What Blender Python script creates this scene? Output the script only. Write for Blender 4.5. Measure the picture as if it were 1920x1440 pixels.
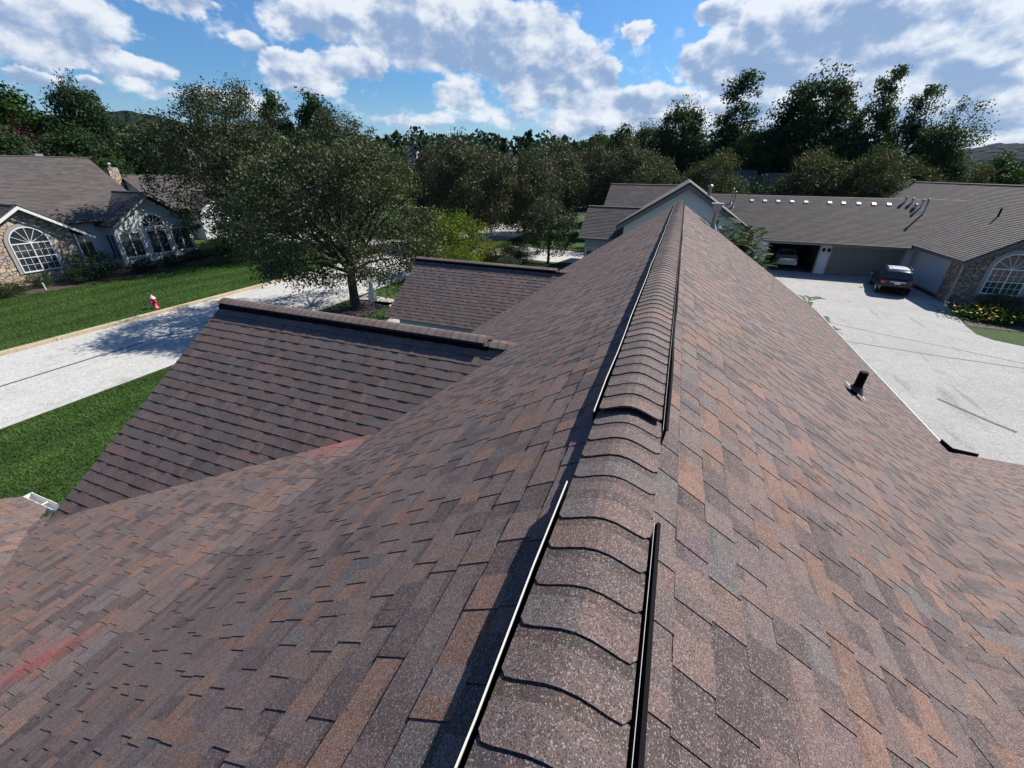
import bpy, math, random
import numpy as np
from mathutils import Vector, Matrix
R_ = math.radians
for o in list(bpy.data.objects): bpy.data.objects.remove(o)
SC = bpy.context.scene
COL = SC.collection
H = 7.4                                   # eye height above the ground

# ------------------------------------------------------------------ camera
cam_d = bpy.data.cameras.new("camera"); cam = bpy.data.objects.new("camera", cam_d); COL.objects.link(cam)
cam_d.sensor_width = 36; cam_d.lens = 36*775.7/1920; cam_d.clip_start = 0.05; cam_d.clip_end = 6000
_r = Vector((0.93560327, 0.35289984, 0.01040313)); _u = Vector((-0.16982241, 0.4240065, 0.88959476)); _f = Vector((-0.30952685, 0.83407445, -0.45663217))
cam.matrix_world = Matrix(((_r.x,_u.x,-_f.x,0),(_r.y,_u.y,-_f.y,0),(_r.z,_u.z,-_f.z,H),(0,0,0,1)))
SC.camera = cam

# ------------------------------------------------------------------ light
SUN_EL, SUN_AZ = 43.0, 38.0               # azimuth from +Y towards +X
SUN_STRENGTH, SKY_STRENGTH, EXPOSURE = 5.0, 0.052, 0.88
L = Vector((math.sin(R_(SUN_AZ))*math.cos(R_(SUN_EL)), math.cos(R_(SUN_AZ))*math.cos(R_(SUN_EL)), math.sin(R_(SUN_EL))))
sd = bpy.data.lights.new("sun", 'SUN'); sd.energy = SUN_STRENGTH; sd.angle = R_(0.53); sd.color = (1.0, 0.945, 0.86)
so = bpy.data.objects.new("sun", sd); COL.objects.link(so); so.rotation_euler = L.to_track_quat('Z', 'Y').to_euler(); so.location = (30, 40, 60)
vs = SC.view_settings; vs.view_transform = 'Standard'; vs.look = 'None'; vs.exposure = EXPOSURE; vs.gamma = 1; vs.use_curve_mapping = False

class NT:
    """small helper for node trees"""
    def __init__(s, t): s.t = t; t.nodes.clear()
    def n(s, typ, **k):
        nd = s.t.nodes.new(typ)
        for a, v in k.items(): setattr(nd, a, v)
        return nd
    def l(s, a, b): s.t.links.new(a, b)
    def m(s, op, a, b=None, c=None, clamp=False):
        nd = s.t.nodes.new('ShaderNodeMath'); nd.operation = op; nd.use_clamp = clamp
        for i, v in enumerate((a, b, c)):
            if v is None: continue
            if isinstance(v, (int, float)): nd.inputs[i].default_value = v
            else: s.l(v, nd.inputs[i])
        return nd.outputs[0]
    def mix(s, f, a, b, blend='MIX'):
        nd = s.t.nodes.new('ShaderNodeMix'); nd.data_type = 'RGBA'; nd.blend_type = blend
        for sock, v in ((nd.inputs[0], f), (nd.inputs[6], a), (nd.inputs[7], b)):
            if isinstance(v, (int, float)): sock.default_value = v
            elif isinstance(v, tuple): sock.default_value = v if len(v) == 4 else (*v, 1)
            else: s.l(v, sock)
        return nd.outputs[2]
    def noise(s, vec, scale, detail=2, rough=.5, out=0, dist=0):
        nd = s.n('ShaderNodeTexNoise'); nd.inputs['Scale'].default_value = scale; nd.inputs['Detail'].default_value = detail
        nd.inputs['Roughness'].default_value = rough; nd.inputs['Distortion'].default_value = dist
        if vec is not None: s.l(vec, nd.inputs['Vector'])
        return nd.outputs[out]
    def ss(s, v, a, b):
        nd = s.n('ShaderNodeMapRange'); nd.interpolation_type = 'SMOOTHSTEP'
        nd.inputs['From Min'].default_value = a; nd.inputs['From Max'].default_value = b
        s.l(v, nd.inputs['Value']); return nd.outputs[0]

def build_world():
    w = bpy.data.worlds.new("World"); SC.world = w; w.use_nodes = True
    T = NT(w.node_tree)
    sky = T.n('ShaderNodeTexSky', sky_type='NISHITA'); sky.sun_disc = False; sky.sun_elevation = R_(SUN_EL); sky.sun_rotation = R_(SUN_AZ)
    sky.air_density = 1.35; sky.dust_density = 0.6; sky.ozone_density = 2.2
    tc = T.n('ShaderNodeTexCoord'); sx = T.n('ShaderNodeSeparateXYZ'); T.l(tc.outputs['Generated'], sx.inputs[0])
    X, Y, Z = sx.outputs
    az = T.m('MULTIPLY', T.m('ARCTAN2', X, Y), 57.2958)
    el = T.m('MULTIPLY', T.m('ARCSINE', Z), 57.2958)
    # cumulus fields: azimuth, elevation, half extents (degrees), weight
    B = [(-62.3,10.7,5.2,1.9,1),(-61.5,8.5,5.1,.8,.7),(-57,7.9,2.7,.9,.9),(-64.2,6.9,1.8,.7,.9),(-60.7,6.5,1.1,.5,.7),(-52.4,13,3.3,.9,.9),(-47.4,10.7,2.2,.7,.6),
         (-41.5,13.6,4.7,1.9,.85),(-39.1,12.6,1.8,1,.9),(-44,9.5,2.3,1,.8),(-39.1,9.7,2.9,1.3,1),(-36.1,10.1,1.5,1,.8),(-43.6,8.1,4.1,1.1,.9),
         (-28.8,13.2,9.5,3.2,1.1),(-32.6,14.5,3.3,2,.9),(-20.8,12.4,7,3,1.1),(-14.6,10.8,4.4,2.2,1.1),(-11,9.7,2.2,1.2,1),(-26.8,7.8,2.7,1.5,.8),
         (-16.5,8.3,6,1.6,.9),(-9.2,7.4,5.3,1.4,.8),(-4.4,7.6,3.7,1.2,.8),(-23.2,6.4,7.4,1,.35),(-7.6,13.2,1.3,.9,1.15),(4.6,12,5,2.9,1.2),(.3,14.2,2,1.2,1),
         (-.1,10.3,3.2,1.3,1.1),(9,10.9,5.7,2.5,1.1),(4.4,9.2,5.4,1.7,1.1),(11.4,12.5,4.5,2.2,1.1),(15.8,12.4,5.5,2.1,1),(11.4,8.5,5.2,1.7,.9),(16.1,9.8,3.4,1.5,.7),
         (21.8,8.6,3.5,2.2,1.1),(19.5,7,4.6,1.5,.9),(22.9,10.4,2.7,1.7,.9),(21.7,4.8,6.8,1.4,.7),(10.3,6.5,8.6,1.3,.6),(-.6,6.5,10.8,1.2,.5),(-18.7,20,13.8,2.9,1),
         (-52.4,17.5,7.7,1.9,.9),(12.2,18,11,2.9,1),(-72,8.2,5,2,.9),(36,9,9,3,1),(-12,5.2,9,1.2,.55),(-2,5.4,8,1.1,.5),(-30,5.0,6,.8,.4),(24,6,6,1.6,.6),(28,3.6,8,1.4,.6),(14,4.6,9,1.5,.6),(2,4.6,8,1.2,.5),(-8,4.0,9,1.0,.5),(-52,6.2,6,.9,.5)]
    # warp the coordinates so that the outlines billow
    cp = T.n('ShaderNodeCombineXYZ'); T.l(T.m('MULTIPLY', az, .080), cp.inputs[0]); T.l(T.m('MULTIPLY', el, .115), cp.inputs[1])
    P = cp.outputs[0]
    wn = T.n('ShaderNodeSeparateColor'); T.l(T.noise(P, 3.0, 6, .6, out=1), wn.inputs[0])
    azw = T.m('MULTIPLY_ADD', T.m('SUBTRACT', wn.outputs[0], .5), 7.0, az)
    elw = T.m('MULTIPLY_ADD', T.m('SUBTRACT', wn.outputs[1], .5), 3.4, el)
    acc = None; base = None
    for a, e, ra, re, wt in B:
        dx = T.m('MULTIPLY', T.m('SUBTRACT', azw, a), 1/(ra*1.12)); dy = T.m('MULTIPLY', T.m('SUBTRACT', elw, e), 1/(re*1.15))
        g = T.m('MULTIPLY', T.m('MAXIMUM', T.m('SUBTRACT', 1.25, T.m('ADD', T.m('MULTIPLY', dx, dx), T.m('MULTIPLY', dy, dy))), 0), wt)
        h = T.m('MULTIPLY', g, dy)
        acc = g if acc is None else T.m('ADD', acc, g)
        base = h if base is None else T.m('ADD', base, h)
    rel = T.m('DIVIDE', base, T.m('ADD', acc, .05))              # -1 at the base of a cloud, +1 at its top
    n1 = T.noise(P, 2.7, 6, .53); 
    off = T.n('ShaderNodeVectorMath', operation='ADD'); T.l(P, off.inputs[0]); off.inputs[1].default_value = (.05, .10, 0)
    n2 = T.noise(off.outputs[0], 2.7, 6, .53)
    n3 = T.noise(P, 5.6, 9, .60)
    dens = T.m('ADD', T.m('MINIMUM', acc, 1.1), T.m('ADD', T.m('MULTIPLY', T.m('SUBTRACT', n1, .5), 1.3), T.m('MULTIPLY', T.m('SUBTRACT', n3, .5), 1.25)))
    alpha = T.ss(dens, .06, .66)
    shade = T.m('ADD', T.m('ADD', T.m('ADD', T.m('MULTIPLY', T.m('SUBTRACT', n1, n2), 3.0), T.m('MULTIPLY', T.m('SUBTRACT', n3, .5), .9)), T.m('MULTIPLY', rel, .55)), T.m('MULTIPLY', T.m('SUBTRACT', 1.1, acc), .26))
    shade = T.ss(shade, -.54, .52)
    ccol = T.mix(shade, (.16, .225, .345), (.475, .497, .53))
    # thin whitish veil low over the horizon
    veil = T.m('MULTIPLY', T.ss(el, 9.0, 0.0), .46)
    skc = T.mix(1.0, sky.outputs[0], (SKY_STRENGTH*.50, SKY_STRENGTH*.86, SKY_STRENGTH*1.34, 1), 'MULTIPLY')
    skc = T.mix(veil, skc, (.30, .40, .52))
    fin = T.mix(T.m('MULTIPLY', alpha, .93), skc, ccol)
    bg = T.n('ShaderNodeBackground'); T.l(fin, bg.inputs[0]); bg.inputs[1].default_value = 1.0
    out = T.n('ShaderNodeOutputWorld'); T.l(bg.outputs[0], out.inputs[0])
build_world()

# ------------------------------------------------------------------ helpers: objects
def tag(o, label=None, cat=None, group=None, kind=None):
    for k, v in (('label', label), ('category', cat), ('group', group), ('kind', kind)):
        if v: o[k] = v
    return o
def thing(name, loc, label, cat, rz=0, group=None):
    o = bpy.data.objects.new(name, None); COL.objects.link(o); o.location = loc; o.rotation_euler = (0, 0, rz); o.empty_display_size = .3
    return tag(o, label, cat, group)
def kids(o): return [c for c in bpy.data.objects if c.parent == o]
def copy_tree(o, parent=None):
    c = o.copy(); COL.objects.link(c); c.parent = parent
    for ch in kids(o): copy_tree(ch, c)
    return c
def wloc(o):
    v = Vector((0, 0, 0))
    while o is not None: v += o.location; o = o.parent
    return v

class MB:
    """collects polygons (world coordinates) for ONE mesh object"""
    def __init__(s): s.v = []; s.f = []; s.c = []; s.sm = []
    def poly(s, pts, col=None, smooth=False):
        i = len(s.v); s.v += [tuple(p) for p in pts]; s.f.append(tuple(range(i, i+len(pts)))); s.c.append(col or (1, 1, 1)); s.sm.append(smooth)
    def mesh(s, vs, fs, col=None, smooth=False):
        i = len(s.v); s.v += [tuple(p) for p in vs]
        for f in fs: s.f.append(tuple(i+k for k in f)); s.c.append(col or (1, 1, 1)); s.sm.append(smooth)
    def box(s, a, b, col=None, rot=None, org=None):
        x0, y0, z0 = a; x1, y1, z1 = b
        vs = [(x0,y0,z0),(x1,y0,z0),(x1,y1,z0),(x0,y1,z0),(x0,y0,z1),(x1,y0,z1),(x1,y1,z1),(x0,y1,z1)]
        if rot is not None:
            og = Vector(org or (0,0,0)); vs = [tuple(og + rot @ (Vector(p)-og)) for p in vs]
        s.mesh(vs, [(0,3,2,1),(4,5,6,7),(0,1,5,4),(1,2,6,5),(2,3,7,6),(3,0,4,7)], col)
    def beam(s, p, q, w, h, up=(0,0,1), col=None):
        p = Vector(p); q = Vector(q); d = (q-p).normalized(); u = Vector(up); sd_ = d.cross(u).normalized()*w/2; u2 = sd_.cross(d).normalized()*h/2
        vs = [p-sd_-u2, p+sd_-u2, p+sd_+u2, p-sd_+u2, q-sd_-u2, q+sd_-u2, q+sd_+u2, q-sd_+u2]
        s.mesh(vs, [(0,1,2,3),(7,6,5,4),(0,4,5,1),(1,5,6,2),(2,6,7,3),(3,7,4,0)], col)
    def tube(s, pts, rad, n=8, col=None, cap=True, smooth=True):
        pts = [Vector(p) for p in pts]; rad = rad if isinstance(rad, (list, tuple)) else [rad]*len(pts)
        vs = []; fs = []
        for i, p in enumerate(pts):
            d = (pts[min(i+1, len(pts)-1)]-pts[max(i-1, 0)]).normalized()
            a = d.cross(Vector((0,0,1)) if abs(d.z) < .9 else Vector((1,0,0))).normalized(); b = d.cross(a)
            for k in range(n):
                t = 2*math.pi*k/n; vs.append(p+(a*math.cos(t)+b*math.sin(t))*rad[i])
        for i in range(len(pts)-1):
            for k in range(n): fs.append((i*n+k, i*n+(k+1) % n, (i+1)*n+(k+1) % n, (i+1)*n+k))
        s.mesh(vs, fs, col, smooth)
        if cap: s.poly(vs[:n][::-1], col); s.poly(vs[-n:], col)
    def lathe(s, prof, c, n=16, axis='Z', col=None, smooth=True):
        vs = []; fs = []
        for r, h in prof:
            for k in range(n):
                t = 2*math.pi*k/n; p = (r*math.cos(t), r*math.sin(t), h)
                if axis == 'X': p = (h, p[0], p[1])
                if axis == 'Y': p = (p[0], h, p[1])
                vs.append((c[0]+p[0], c[1]+p[1], c[2]+p[2]))
        for i in range(len(prof)-1):
            for k in range(n): fs.append((i*n+k, i*n+(k+1) % n, (i+1)*n+(k+1) % n, (i+1)*n+k))
        s.mesh(vs, fs, col, smooth)
    def build(s, name, mat, parent=None, local=False):
        me = bpy.data.meshes.new(name)
        off = Vector((0,0,0)) if (local or parent is None) else wloc(parent)
        me.from_pydata([(x-off.x, y-off.y, z-off.z) for x, y, z in s.v], [], s.f)
        a = me.attributes.new('col', 'FLOAT_COLOR', 'FACE')
        a.data.foreach_set('color', np.array([(*c, 1) for c in s.c], dtype=np.float32).ravel())
        me.polygons.foreach_set('use_smooth', np.array(s.sm, dtype=bool))
        me.materials.append(mat); me.update()
        o = bpy.data.objects.new(name, me); COL.objects.link(o); o.parent = parent
        return o

# ------------------------------------------------------------------ materials
def mat(name):
    m = bpy.data.materials.new(name); m.use_nodes = True; T = NT(m.node_tree)
    out = T.n('ShaderNodeOutputMaterial'); b = T.n('ShaderNodeBsdfPrincipled'); T.l(b.outputs[0], out.inputs[0])
    return m, T, b, out
def setc(T, b, col):
    if isinstance(col, tuple): b.inputs['Base Color'].default_value = (*col[:3], 1)
    else: T.l(col, b.inputs['Base Color'])
def bump(T, b, h, strength, dist):
    bp = T.n('ShaderNodeBump'); bp.inputs['Strength'].default_value = strength; bp.inputs['Distance'].default_value = dist
    T.l(h, bp.inputs['Height']); T.l(bp.outputs[0], b.inputs['Normal'])
def plain(name, col, rough=.6, metal=0, spec=.5, var=.12, scale=9):
    m, T, b, _ = mat(name); tc = T.n('ShaderNodeTexCoord')
    n = T.noise(tc.outputs['Object'], scale, 4, .6)
    k = T.m('MULTIPLY_ADD', T.m('SUBTRACT', n, .5), var*2, 1)
    cc = T.n('ShaderNodeCombineColor'); [T.l(k, cc.inputs[i]) for i in range(3)]
    setc(T, b, T.mix(1, cc.outputs[0], (*col, 1), 'MULTIPLY'))
    b.inputs['Roughness'].default_value = rough; b.inputs['Metallic'].default_value = metal; b.inputs['Specular IOR Level'].default_value = spec
    return m
def geo_pos(T): return T.n('ShaderNodeNewGeometry').outputs['Position']

def shingle_mat(name, speck=1.0, paint=False, gain=1.0):
    m, T, b, _ = mat(name)
    P = geo_pos(T); at = T.n('ShaderNodeAttribute'); at.attribute_name = 'col'
    vor = T.n('ShaderNodeTexVoronoi'); vor.inputs['Scale'].default_value = 330; T.l(P, vor.inputs['Vector'])
    sc = T.n('ShaderNodeSeparateColor'); T.l(vor.outputs['Color'], sc.inputs[0])
    r, g, bl = sc.outputs
    # granules: most near the blend colour, some nearly black, some pale
    k = T.m('MULTIPLY_ADD', T.m('SUBTRACT', T.noise(P, 520, 1, .5), .5), 2.2*speck, 1.0)
    pale = T.m('MULTIPLY', T.m('GREATER_THAN', g, .90), .55*speck)
    dark = T.m('MULTIPLY', T.m('LESS_THAN', g, .16), .7*speck)
    blotch = T.m('MULTIPLY_ADD', T.m('SUBTRACT', T.noise(P, 1.3, 4, .6), .5), .5, 1.0)
    big = T.m('MULTIPLY_ADD', T.m('SUBTRACT', T.noise(P, 22, 3, .6), .5), .5, 1.0)
    kk = T.m('MULTIPLY', T.m('MULTIPLY', T.m('MULTIPLY', k, blotch), big), gain)
    cc = T.n('ShaderNodeCombineColor')
    for i, (ch, am) in enumerate(((r, .30), (bl, .22), (g, .30))): T.l(T.m('MULTIPLY', kk, T.m('MULTIPLY_ADD', T.m('SUBTRACT', ch, .5), am*speck, 1.0)), cc.inputs[i])
    c = T.mix(1, at.outputs['Color'], cc.outputs[0], 'MULTIPLY')
    c = T.mix(T.m('MULTIPLY', T.ss(T.noise(P, 7.5, 4, .62), .50, .68), .22), c, T.mix(1, (.205, .124, .098, 1), cc.outputs[0], 'MULTIPLY')); c = T.mix(T.m('MULTIPLY', T.ss(T.noise(P, 5.5, 4, .62), .54, .70), .22), c, T.mix(1, (.125, .106, .106, 1), cc.outputs[0], 'MULTIPLY'))
    c = T.mix(dark, c, (.012, .011, .012)); c = T.mix(pale, c, (.30, .255, .235))
    scuff = T.m('MULTIPLY', T.ss(T.noise(P, 11, 5, .72), .66, .80), .30*speck); c = T.mix(scuff, c, (.34, .315, .305))
    if paint:      # two oversprays of red marking paint
        acc = None
        for px, py, pz, rad, wt in paint:
            d = T.n('ShaderNodeVectorMath', operation='DISTANCE'); T.l(P, d.inputs[0]); d.inputs[1].default_value = (px, py, pz)
            s = T.m('MULTIPLY', T.m('POWER', T.m('SUBTRACT', 1, T.m('DIVIDE', d.outputs['Value'], rad), clamp=True), 1.4), wt)
            acc = s if acc is None else T.m('MAXIMUM', acc, s)
        s = T.m('MULTIPLY', acc, T.m('MULTIPLY', T.ss(g, .10, .75), T.m('MULTIPLY_ADD', T.noise(P, 30, 3, .6), 1.2, .35)), clamp=True)
        c = T.mix(s, c, (.36, .055, .05))
    setc(T, b, c); b.inputs['Roughness'].default_value = .86; b.inputs['Specular IOR Level'].default_value = .32
    hgt = T.m('ADD', T.m('MULTIPLY', bl, .5), T.noise(P, 420, 2, .6))
    bump(T, b, hgt, .55*speck, .003)
    return m

def foliage_mat(name, trans=.14, rough=.42, spec=.5, hue=None):
    m, T, b, out = mat(name); at = T.n('ShaderNodeAttribute'); at.attribute_name = 'col'
    c = at.outputs['Color']
    setc(T, b, c); b.inputs['Roughness'].default_value = rough; b.inputs['Specular IOR Level'].default_value = spec
    tr = T.n('ShaderNodeBsdfTranslucent'); T.l(T.mix(1, c, (1.3, 1.5, .6, 1), 'MULTIPLY'), tr.inputs[0])
    mx = T.n('ShaderNodeMixShader'); mx.inputs[0].default_value = trans; T.l(b.outputs[0], mx.inputs[1]); T.l(tr.outputs[0], mx.inputs[2])
    T.l(mx.outputs[0], out.inputs[0]); return m

def concrete_mat(name, base, warm=(.0, .0, .0), streak=True):
    m, T, b, _ = mat(name); P = geo_pos(T)
    n = T.noise(P, .35, 5, .62); n2 = T.noise(P, 2.2, 4, .6)
    vor = T.n('ShaderNodeTexVoronoi'); vor.inputs['Scale'].default_value = 26; T.l(P, vor.inputs['Vector'])
    sc = T.n('ShaderNodeSeparateColor'); T.l(vor.outputs['Color'], sc.inputs[0])
    k = T.m('ADD', T.m('MULTIPLY_ADD', T.m('SUBTRACT', n, .5), .42, 1), T.m('ADD', T.m('MULTIPLY', T.m('SUBTRACT', n2, .5), .28), T.m('MULTIPLY', T.m('SUBTRACT', sc.outputs[0], .5), .42)))
    st = T.noise(P, .9, 3, .5, dist=.6); k = T.m('MULTIPLY', k, T.m('MULTIPLY_ADD', T.ss(st, .62, .74), -.16, 1))
    mp = T.n('ShaderNodeMapping'); T.l(P, mp.inputs[0]); mp.inputs['Scale'].default_value = (1.9, .22, 1); mp.inputs['Rotation'].default_value = (0, 0, -.22)
    tyre = T.ss(T.noise(mp.outputs[0], 1.0, 4, .55), .56, .72); k = T.m('MULTIPLY', k, T.m('MULTIPLY_ADD', tyre, -.26, 1))
    spot = T.ss(T.noise(P, .75, 2, .4), .70, .80); k = T.m('MULTIPLY', k, T.m('MULTIPLY_ADD', spot, -.34, 1))
    cc = T.n('ShaderNodeCombineColor'); [T.l(k, cc.inputs[i]) for i in range(3)]
    setc(T, b, T.mix(1, cc.outputs[0], (*base, 1), 'MULTIPLY')); b.inputs['Roughness'].default_value = .9; b.inputs['Specular IOR Level'].default_value = .25
    bump(T, b, T.m('ADD', sc.outputs[1], n2), .25, .01); return m

def lawn_mat():
    m, T, b, _ = mat('lawn'); P = geo_pos(T)
    mp = T.n('ShaderNodeMapping'); T.l(P, mp.inputs[0]); mp.inputs['Rotation'].default_value = (0, 0, .35); mp.inputs['Scale'].default_value = (5, 1.6, 1)
    n = T.noise(P, .22, 5, .65); f = T.noise(mp.outputs[0], 3.2, 6, .7); g = T.noise(P, 14, 4, .7)
    c = T.mix(T.ss(n, .35, .7), (.020, .048, .010), (.044, .080, .018))
    c = T.mix(T.m('MULTIPLY', T.ss(f, .45, .75), .7), c, (.09, .135, .036))
    c = T.mix(T.m('MULTIPLY', T.ss(T.noise(P, .5, 4, .6), .62, .78), .5), c, (.13, .12, .045))
    c = T.mix(T.m('MULTIPLY', T.ss(g, .5, .3), .7), c, (.012, .030, .008))
    setc(T, b, c); b.inputs['Roughness'].default_value = .9; b.inputs['Specular IOR Level'].default_value = .15
    bump(T, b, T.m('ADD', g, f), .9, .06); return m

def stone_mat(name, dark=1.0):
    m, T, b, _ = mat(name); P = geo_pos(T)
    wv = T.n('ShaderNodeVectorMath', operation='ADD'); T.l(P, wv.inputs[0])
    nz = T.n('ShaderNodeVectorMath', operation='SCALE'); T.l(T.noise(P, 2.5, 3, .5, out=1), nz.inputs[0]); nz.inputs['Scale'].default_value = .16; T.l(nz.outputs[0], wv.inputs[1])
    mp = T.n('ShaderNodeMapping'); T.l(wv.outputs[0], mp.inputs[0]); mp.inputs['Scale'].default_value = (3.1, 3.1, 4.4)
    v1 = T.n('ShaderNodeTexVoronoi'); T.l(mp.outputs[0], v1.inputs['Vector']); v1.inputs['Scale'].default_value = 1
    v2 = T.n('ShaderNodeTexVoronoi', feature='DISTANCE_TO_EDGE'); T.l(mp.outputs[0], v2.inputs['Vector']); v2.inputs['Scale'].default_value = 1
    cr = T.n('ShaderNodeValToRGB'); sc = T.n('ShaderNodeSeparateColor'); T.l(v1.outputs['Color'], sc.inputs[0]); T.l(sc.outputs[0], cr.inputs[0])
    stops = [(0, (.33,.25,.18)), (.2, (.46,.36,.24)), (.38, (.30,.25,.22)), (.55, (.50,.40,.29)), (.7, (.36,.28,.25)), (.85, (.42,.33,.2)), (1, (.27,.22,.2))]
    el = cr.color_ramp.elements
    while len(el) < len(stops): el.new(.5)
    for e, (p, c) in zip(el, stops): e.position = p; e.color = (*[x*dark for x in c], 1)
    cr.color_ramp.interpolation = 'CONSTANT'
    fine = T.m('MULTIPLY_ADD', T.m('SUBTRACT', T.noise(P, 18, 4, .65), .5), .6, 1)
    cc = T.n('ShaderNodeCombineColor'); [T.l(fine, cc.inputs[i]) for i in range(3)]
    c = T.mix(1, cr.outputs[0], cc.outputs[0], 'MULTIPLY')
    edge = T.ss(v2.outputs['Distance'], .015, .10)
    c = T.mix(edge, (.15*dark, .13*dark, .11*dark), c)
    setc(T, b, c); b.inputs['Roughness'].default_value = .92
    bump(T, b, T.m('ADD', edge, T.m('MULTIPLY', fine, .25)), .9, .06); return m

def glass_mat(name, col=(.012, .016, .02), rough=.04):
    m, T, b, _ = mat(name); P = geo_pos(T)
    c = T.mix(T.noise(P, 1.1, 3, .6), col, tuple(x*3.0 for x in col)); setc(T, b, c)
    b.inputs['Roughness'].default_value = rough; b.inputs['Specular IOR Level'].default_value = .6; return m

PAINT = [(-3.80,3.42,3.98,.36,.95),(-3.50,3.55,4.13,.30,.62),(-4.05,3.35,3.95,.26,.45)]+[(x, y, 4.222-.303*(-x-3.36), r, w) for x, y, r, w in ((-3.90,.60,.20,.62),(-3.99,.50,.22,.75),(-4.06,.40,.22,.75),(-4.10,.30,.20,.55),(-4.20,.52,.16,.4),(-3.84,.72,.16,.35))]
M = dict(
 shingle = shingle_mat('asphalt_shingle', 1.0, gain=.72, paint=PAINT),
 shingle_far = shingle_mat('weathered_shingle', .45, gain=.70),
 siding = plain('white_lap_siding', (.46, .485, .505), .55, var=.06),
 siding_grey = plain('grey_siding', (.30, .33, .36), .6, var=.08),
 trim = plain('white_trim_paint', (.60, .60, .58), .45, var=.05),
 trim_grey = plain('taupe_trim_paint', (.26, .25, .235), .55, var=.06),
 soffit = plain('dark_soffit', (.16, .155, .15), .7),
 fascia = plain('brown_grey_fascia', (.10, .095, .09), .6),
 stone = stone_mat('field_stone'), stone_dim = stone_mat('field_stone_brown', .62),
 glass = glass_mat('window_glass'),
 metal = plain('galvanised_metal', (.33, .33, .33), .45, metal=.6, var=.1, scale=4),
 alu = plain('mill_aluminium', (.44, .44, .43), .45, metal=.0, var=.06),  # pale tone standing for sun glinting off the black vent strips
 black = plain('black_plastic', (.005, .005, .006), .75, spec=.05),
 rubber = plain('black_rubber', (.016, .016, .017), .7),
 garage_door = plain('taupe_garage_door', (.15, .145, .13), .6, var=.05),
 interior = plain('garage_interior', (.05, .05, .05), .9),
 road = concrete_mat('pale_road', (.365, .36, .34)), drive = concrete_mat('driveway_asphalt', (.265, .26, .25)),
 kerb = concrete_mat('tan_concrete_kerb', (.36, .30, .21)), tar = plain('tar_joint', (.045, .045, .048), .8), walk = concrete_mat('path_concrete', (.33, .315, .29)),
 lawn = lawn_mat(), mulch = plain('dark_mulch', (.045, .032, .025), .95, var=.6, scale=14),
 bark = plain('grey_bark', (.045, .038, .032), .9, var=.4, scale=12),
 leaf = foliage_mat('glossy_leaf', .16, .58, .18), leaf_soft = foliage_mat('soft_leaf', .24, .62, .12), needle = foliage_mat('needle_leaf', .05, .6, .25),
 carpaint = plain('dark_navy_paint', (.004, .007, .020), .12, spec=.40, var=.02), carwhite = plain('white_car_paint', (.36, .37, .38), .25, var=.02),
 silver = plain('silver_roof_panel', (.62, .64, .68), .25, metal=.6, var=.02), chrome = plain('chrome', (.75, .76, .78), .12, metal=1, var=.02), tyre = plain('tyre_rubber', (.018, .018, .018), .8),  # first tone paints the sky's reflection on the SUV roof
 taillight = plain('red_tail_lamp', (.35, .015, .02), .2, spec=.6, var=.05), plate = plain('number_plate', (.62, .63, .66), .4, var=.05),
 hyd_red = plain('pinkish_red_paint', (.48, .03, .07), .45, var=.12), hyd_top = plain('faded_pink_paint', (.66, .36, .38), .5, var=.15),
 cream = plain('cream_wall', (.55, .53, .47), .7),
)
# ------------------------------------------------------------------ setting
def sheet(name, pts, z, mat_, kind='structure', thick=None):
    mb = MB(); mb.poly([(x, y, z) for x, y in pts]); o = mb.build(name, mat_); tag(o, kind=kind); return o
def hgt(x, y):
    d = math.hypot(x, y); a = math.degrees(math.atan2(x, y)); k = min(1, max(0, (14-a)/16)) if a > -2 else 1
    return max(0.0, (d-125)/150)**1.15*9.0*k if d > 125 else 0.0
def build_ground():
    mb = MB(); rs = [0,12,25,40,60,80,100,125,150,180,220,280,360,480,650,900,1300,1900,2800]; n = 96
    vs = [(0,0,-.012)]; fs = []
    for r in rs[1:]:
        for k in range(n):
            t = 2*math.pi*k/n; x, y = r*math.cos(t), r*math.sin(t); vs.append((x, y, min(hgt(x, y), 34)-.012))
    for k in range(n): fs.append((0, 1+k, 1+(k+1) % n))
    for i in range(len(rs)-2):
        for k in range(n): a = 1+i*n; fs.append((a+k, a+(k+1) % n, a+n+(k+1) % n, a+n+k))
    mb.mesh(vs, fs, smooth=True); tag(mb.build('lawn_ground', M['lawn']), kind='structure')
build_ground()
def strip(name, xs, z, m): return sheet(name, xs, z, m)
sheet('road', [(-26.67,-40),(-18.93,-40),(-18.93,118),(-26.67,118)], .0, M['road'])
sheet('side_road', [(-26.675,37.5),(-26.675,44.5),(-95,47),(-95,40)], .004, M['road'])
sheet('neighbour_driveway', [(-18.925,39.6),(-18.925,45.4),(-7.4,44.2),(-7.4,38.4),(-10.5,38.0)], .004, M['road'])
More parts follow.
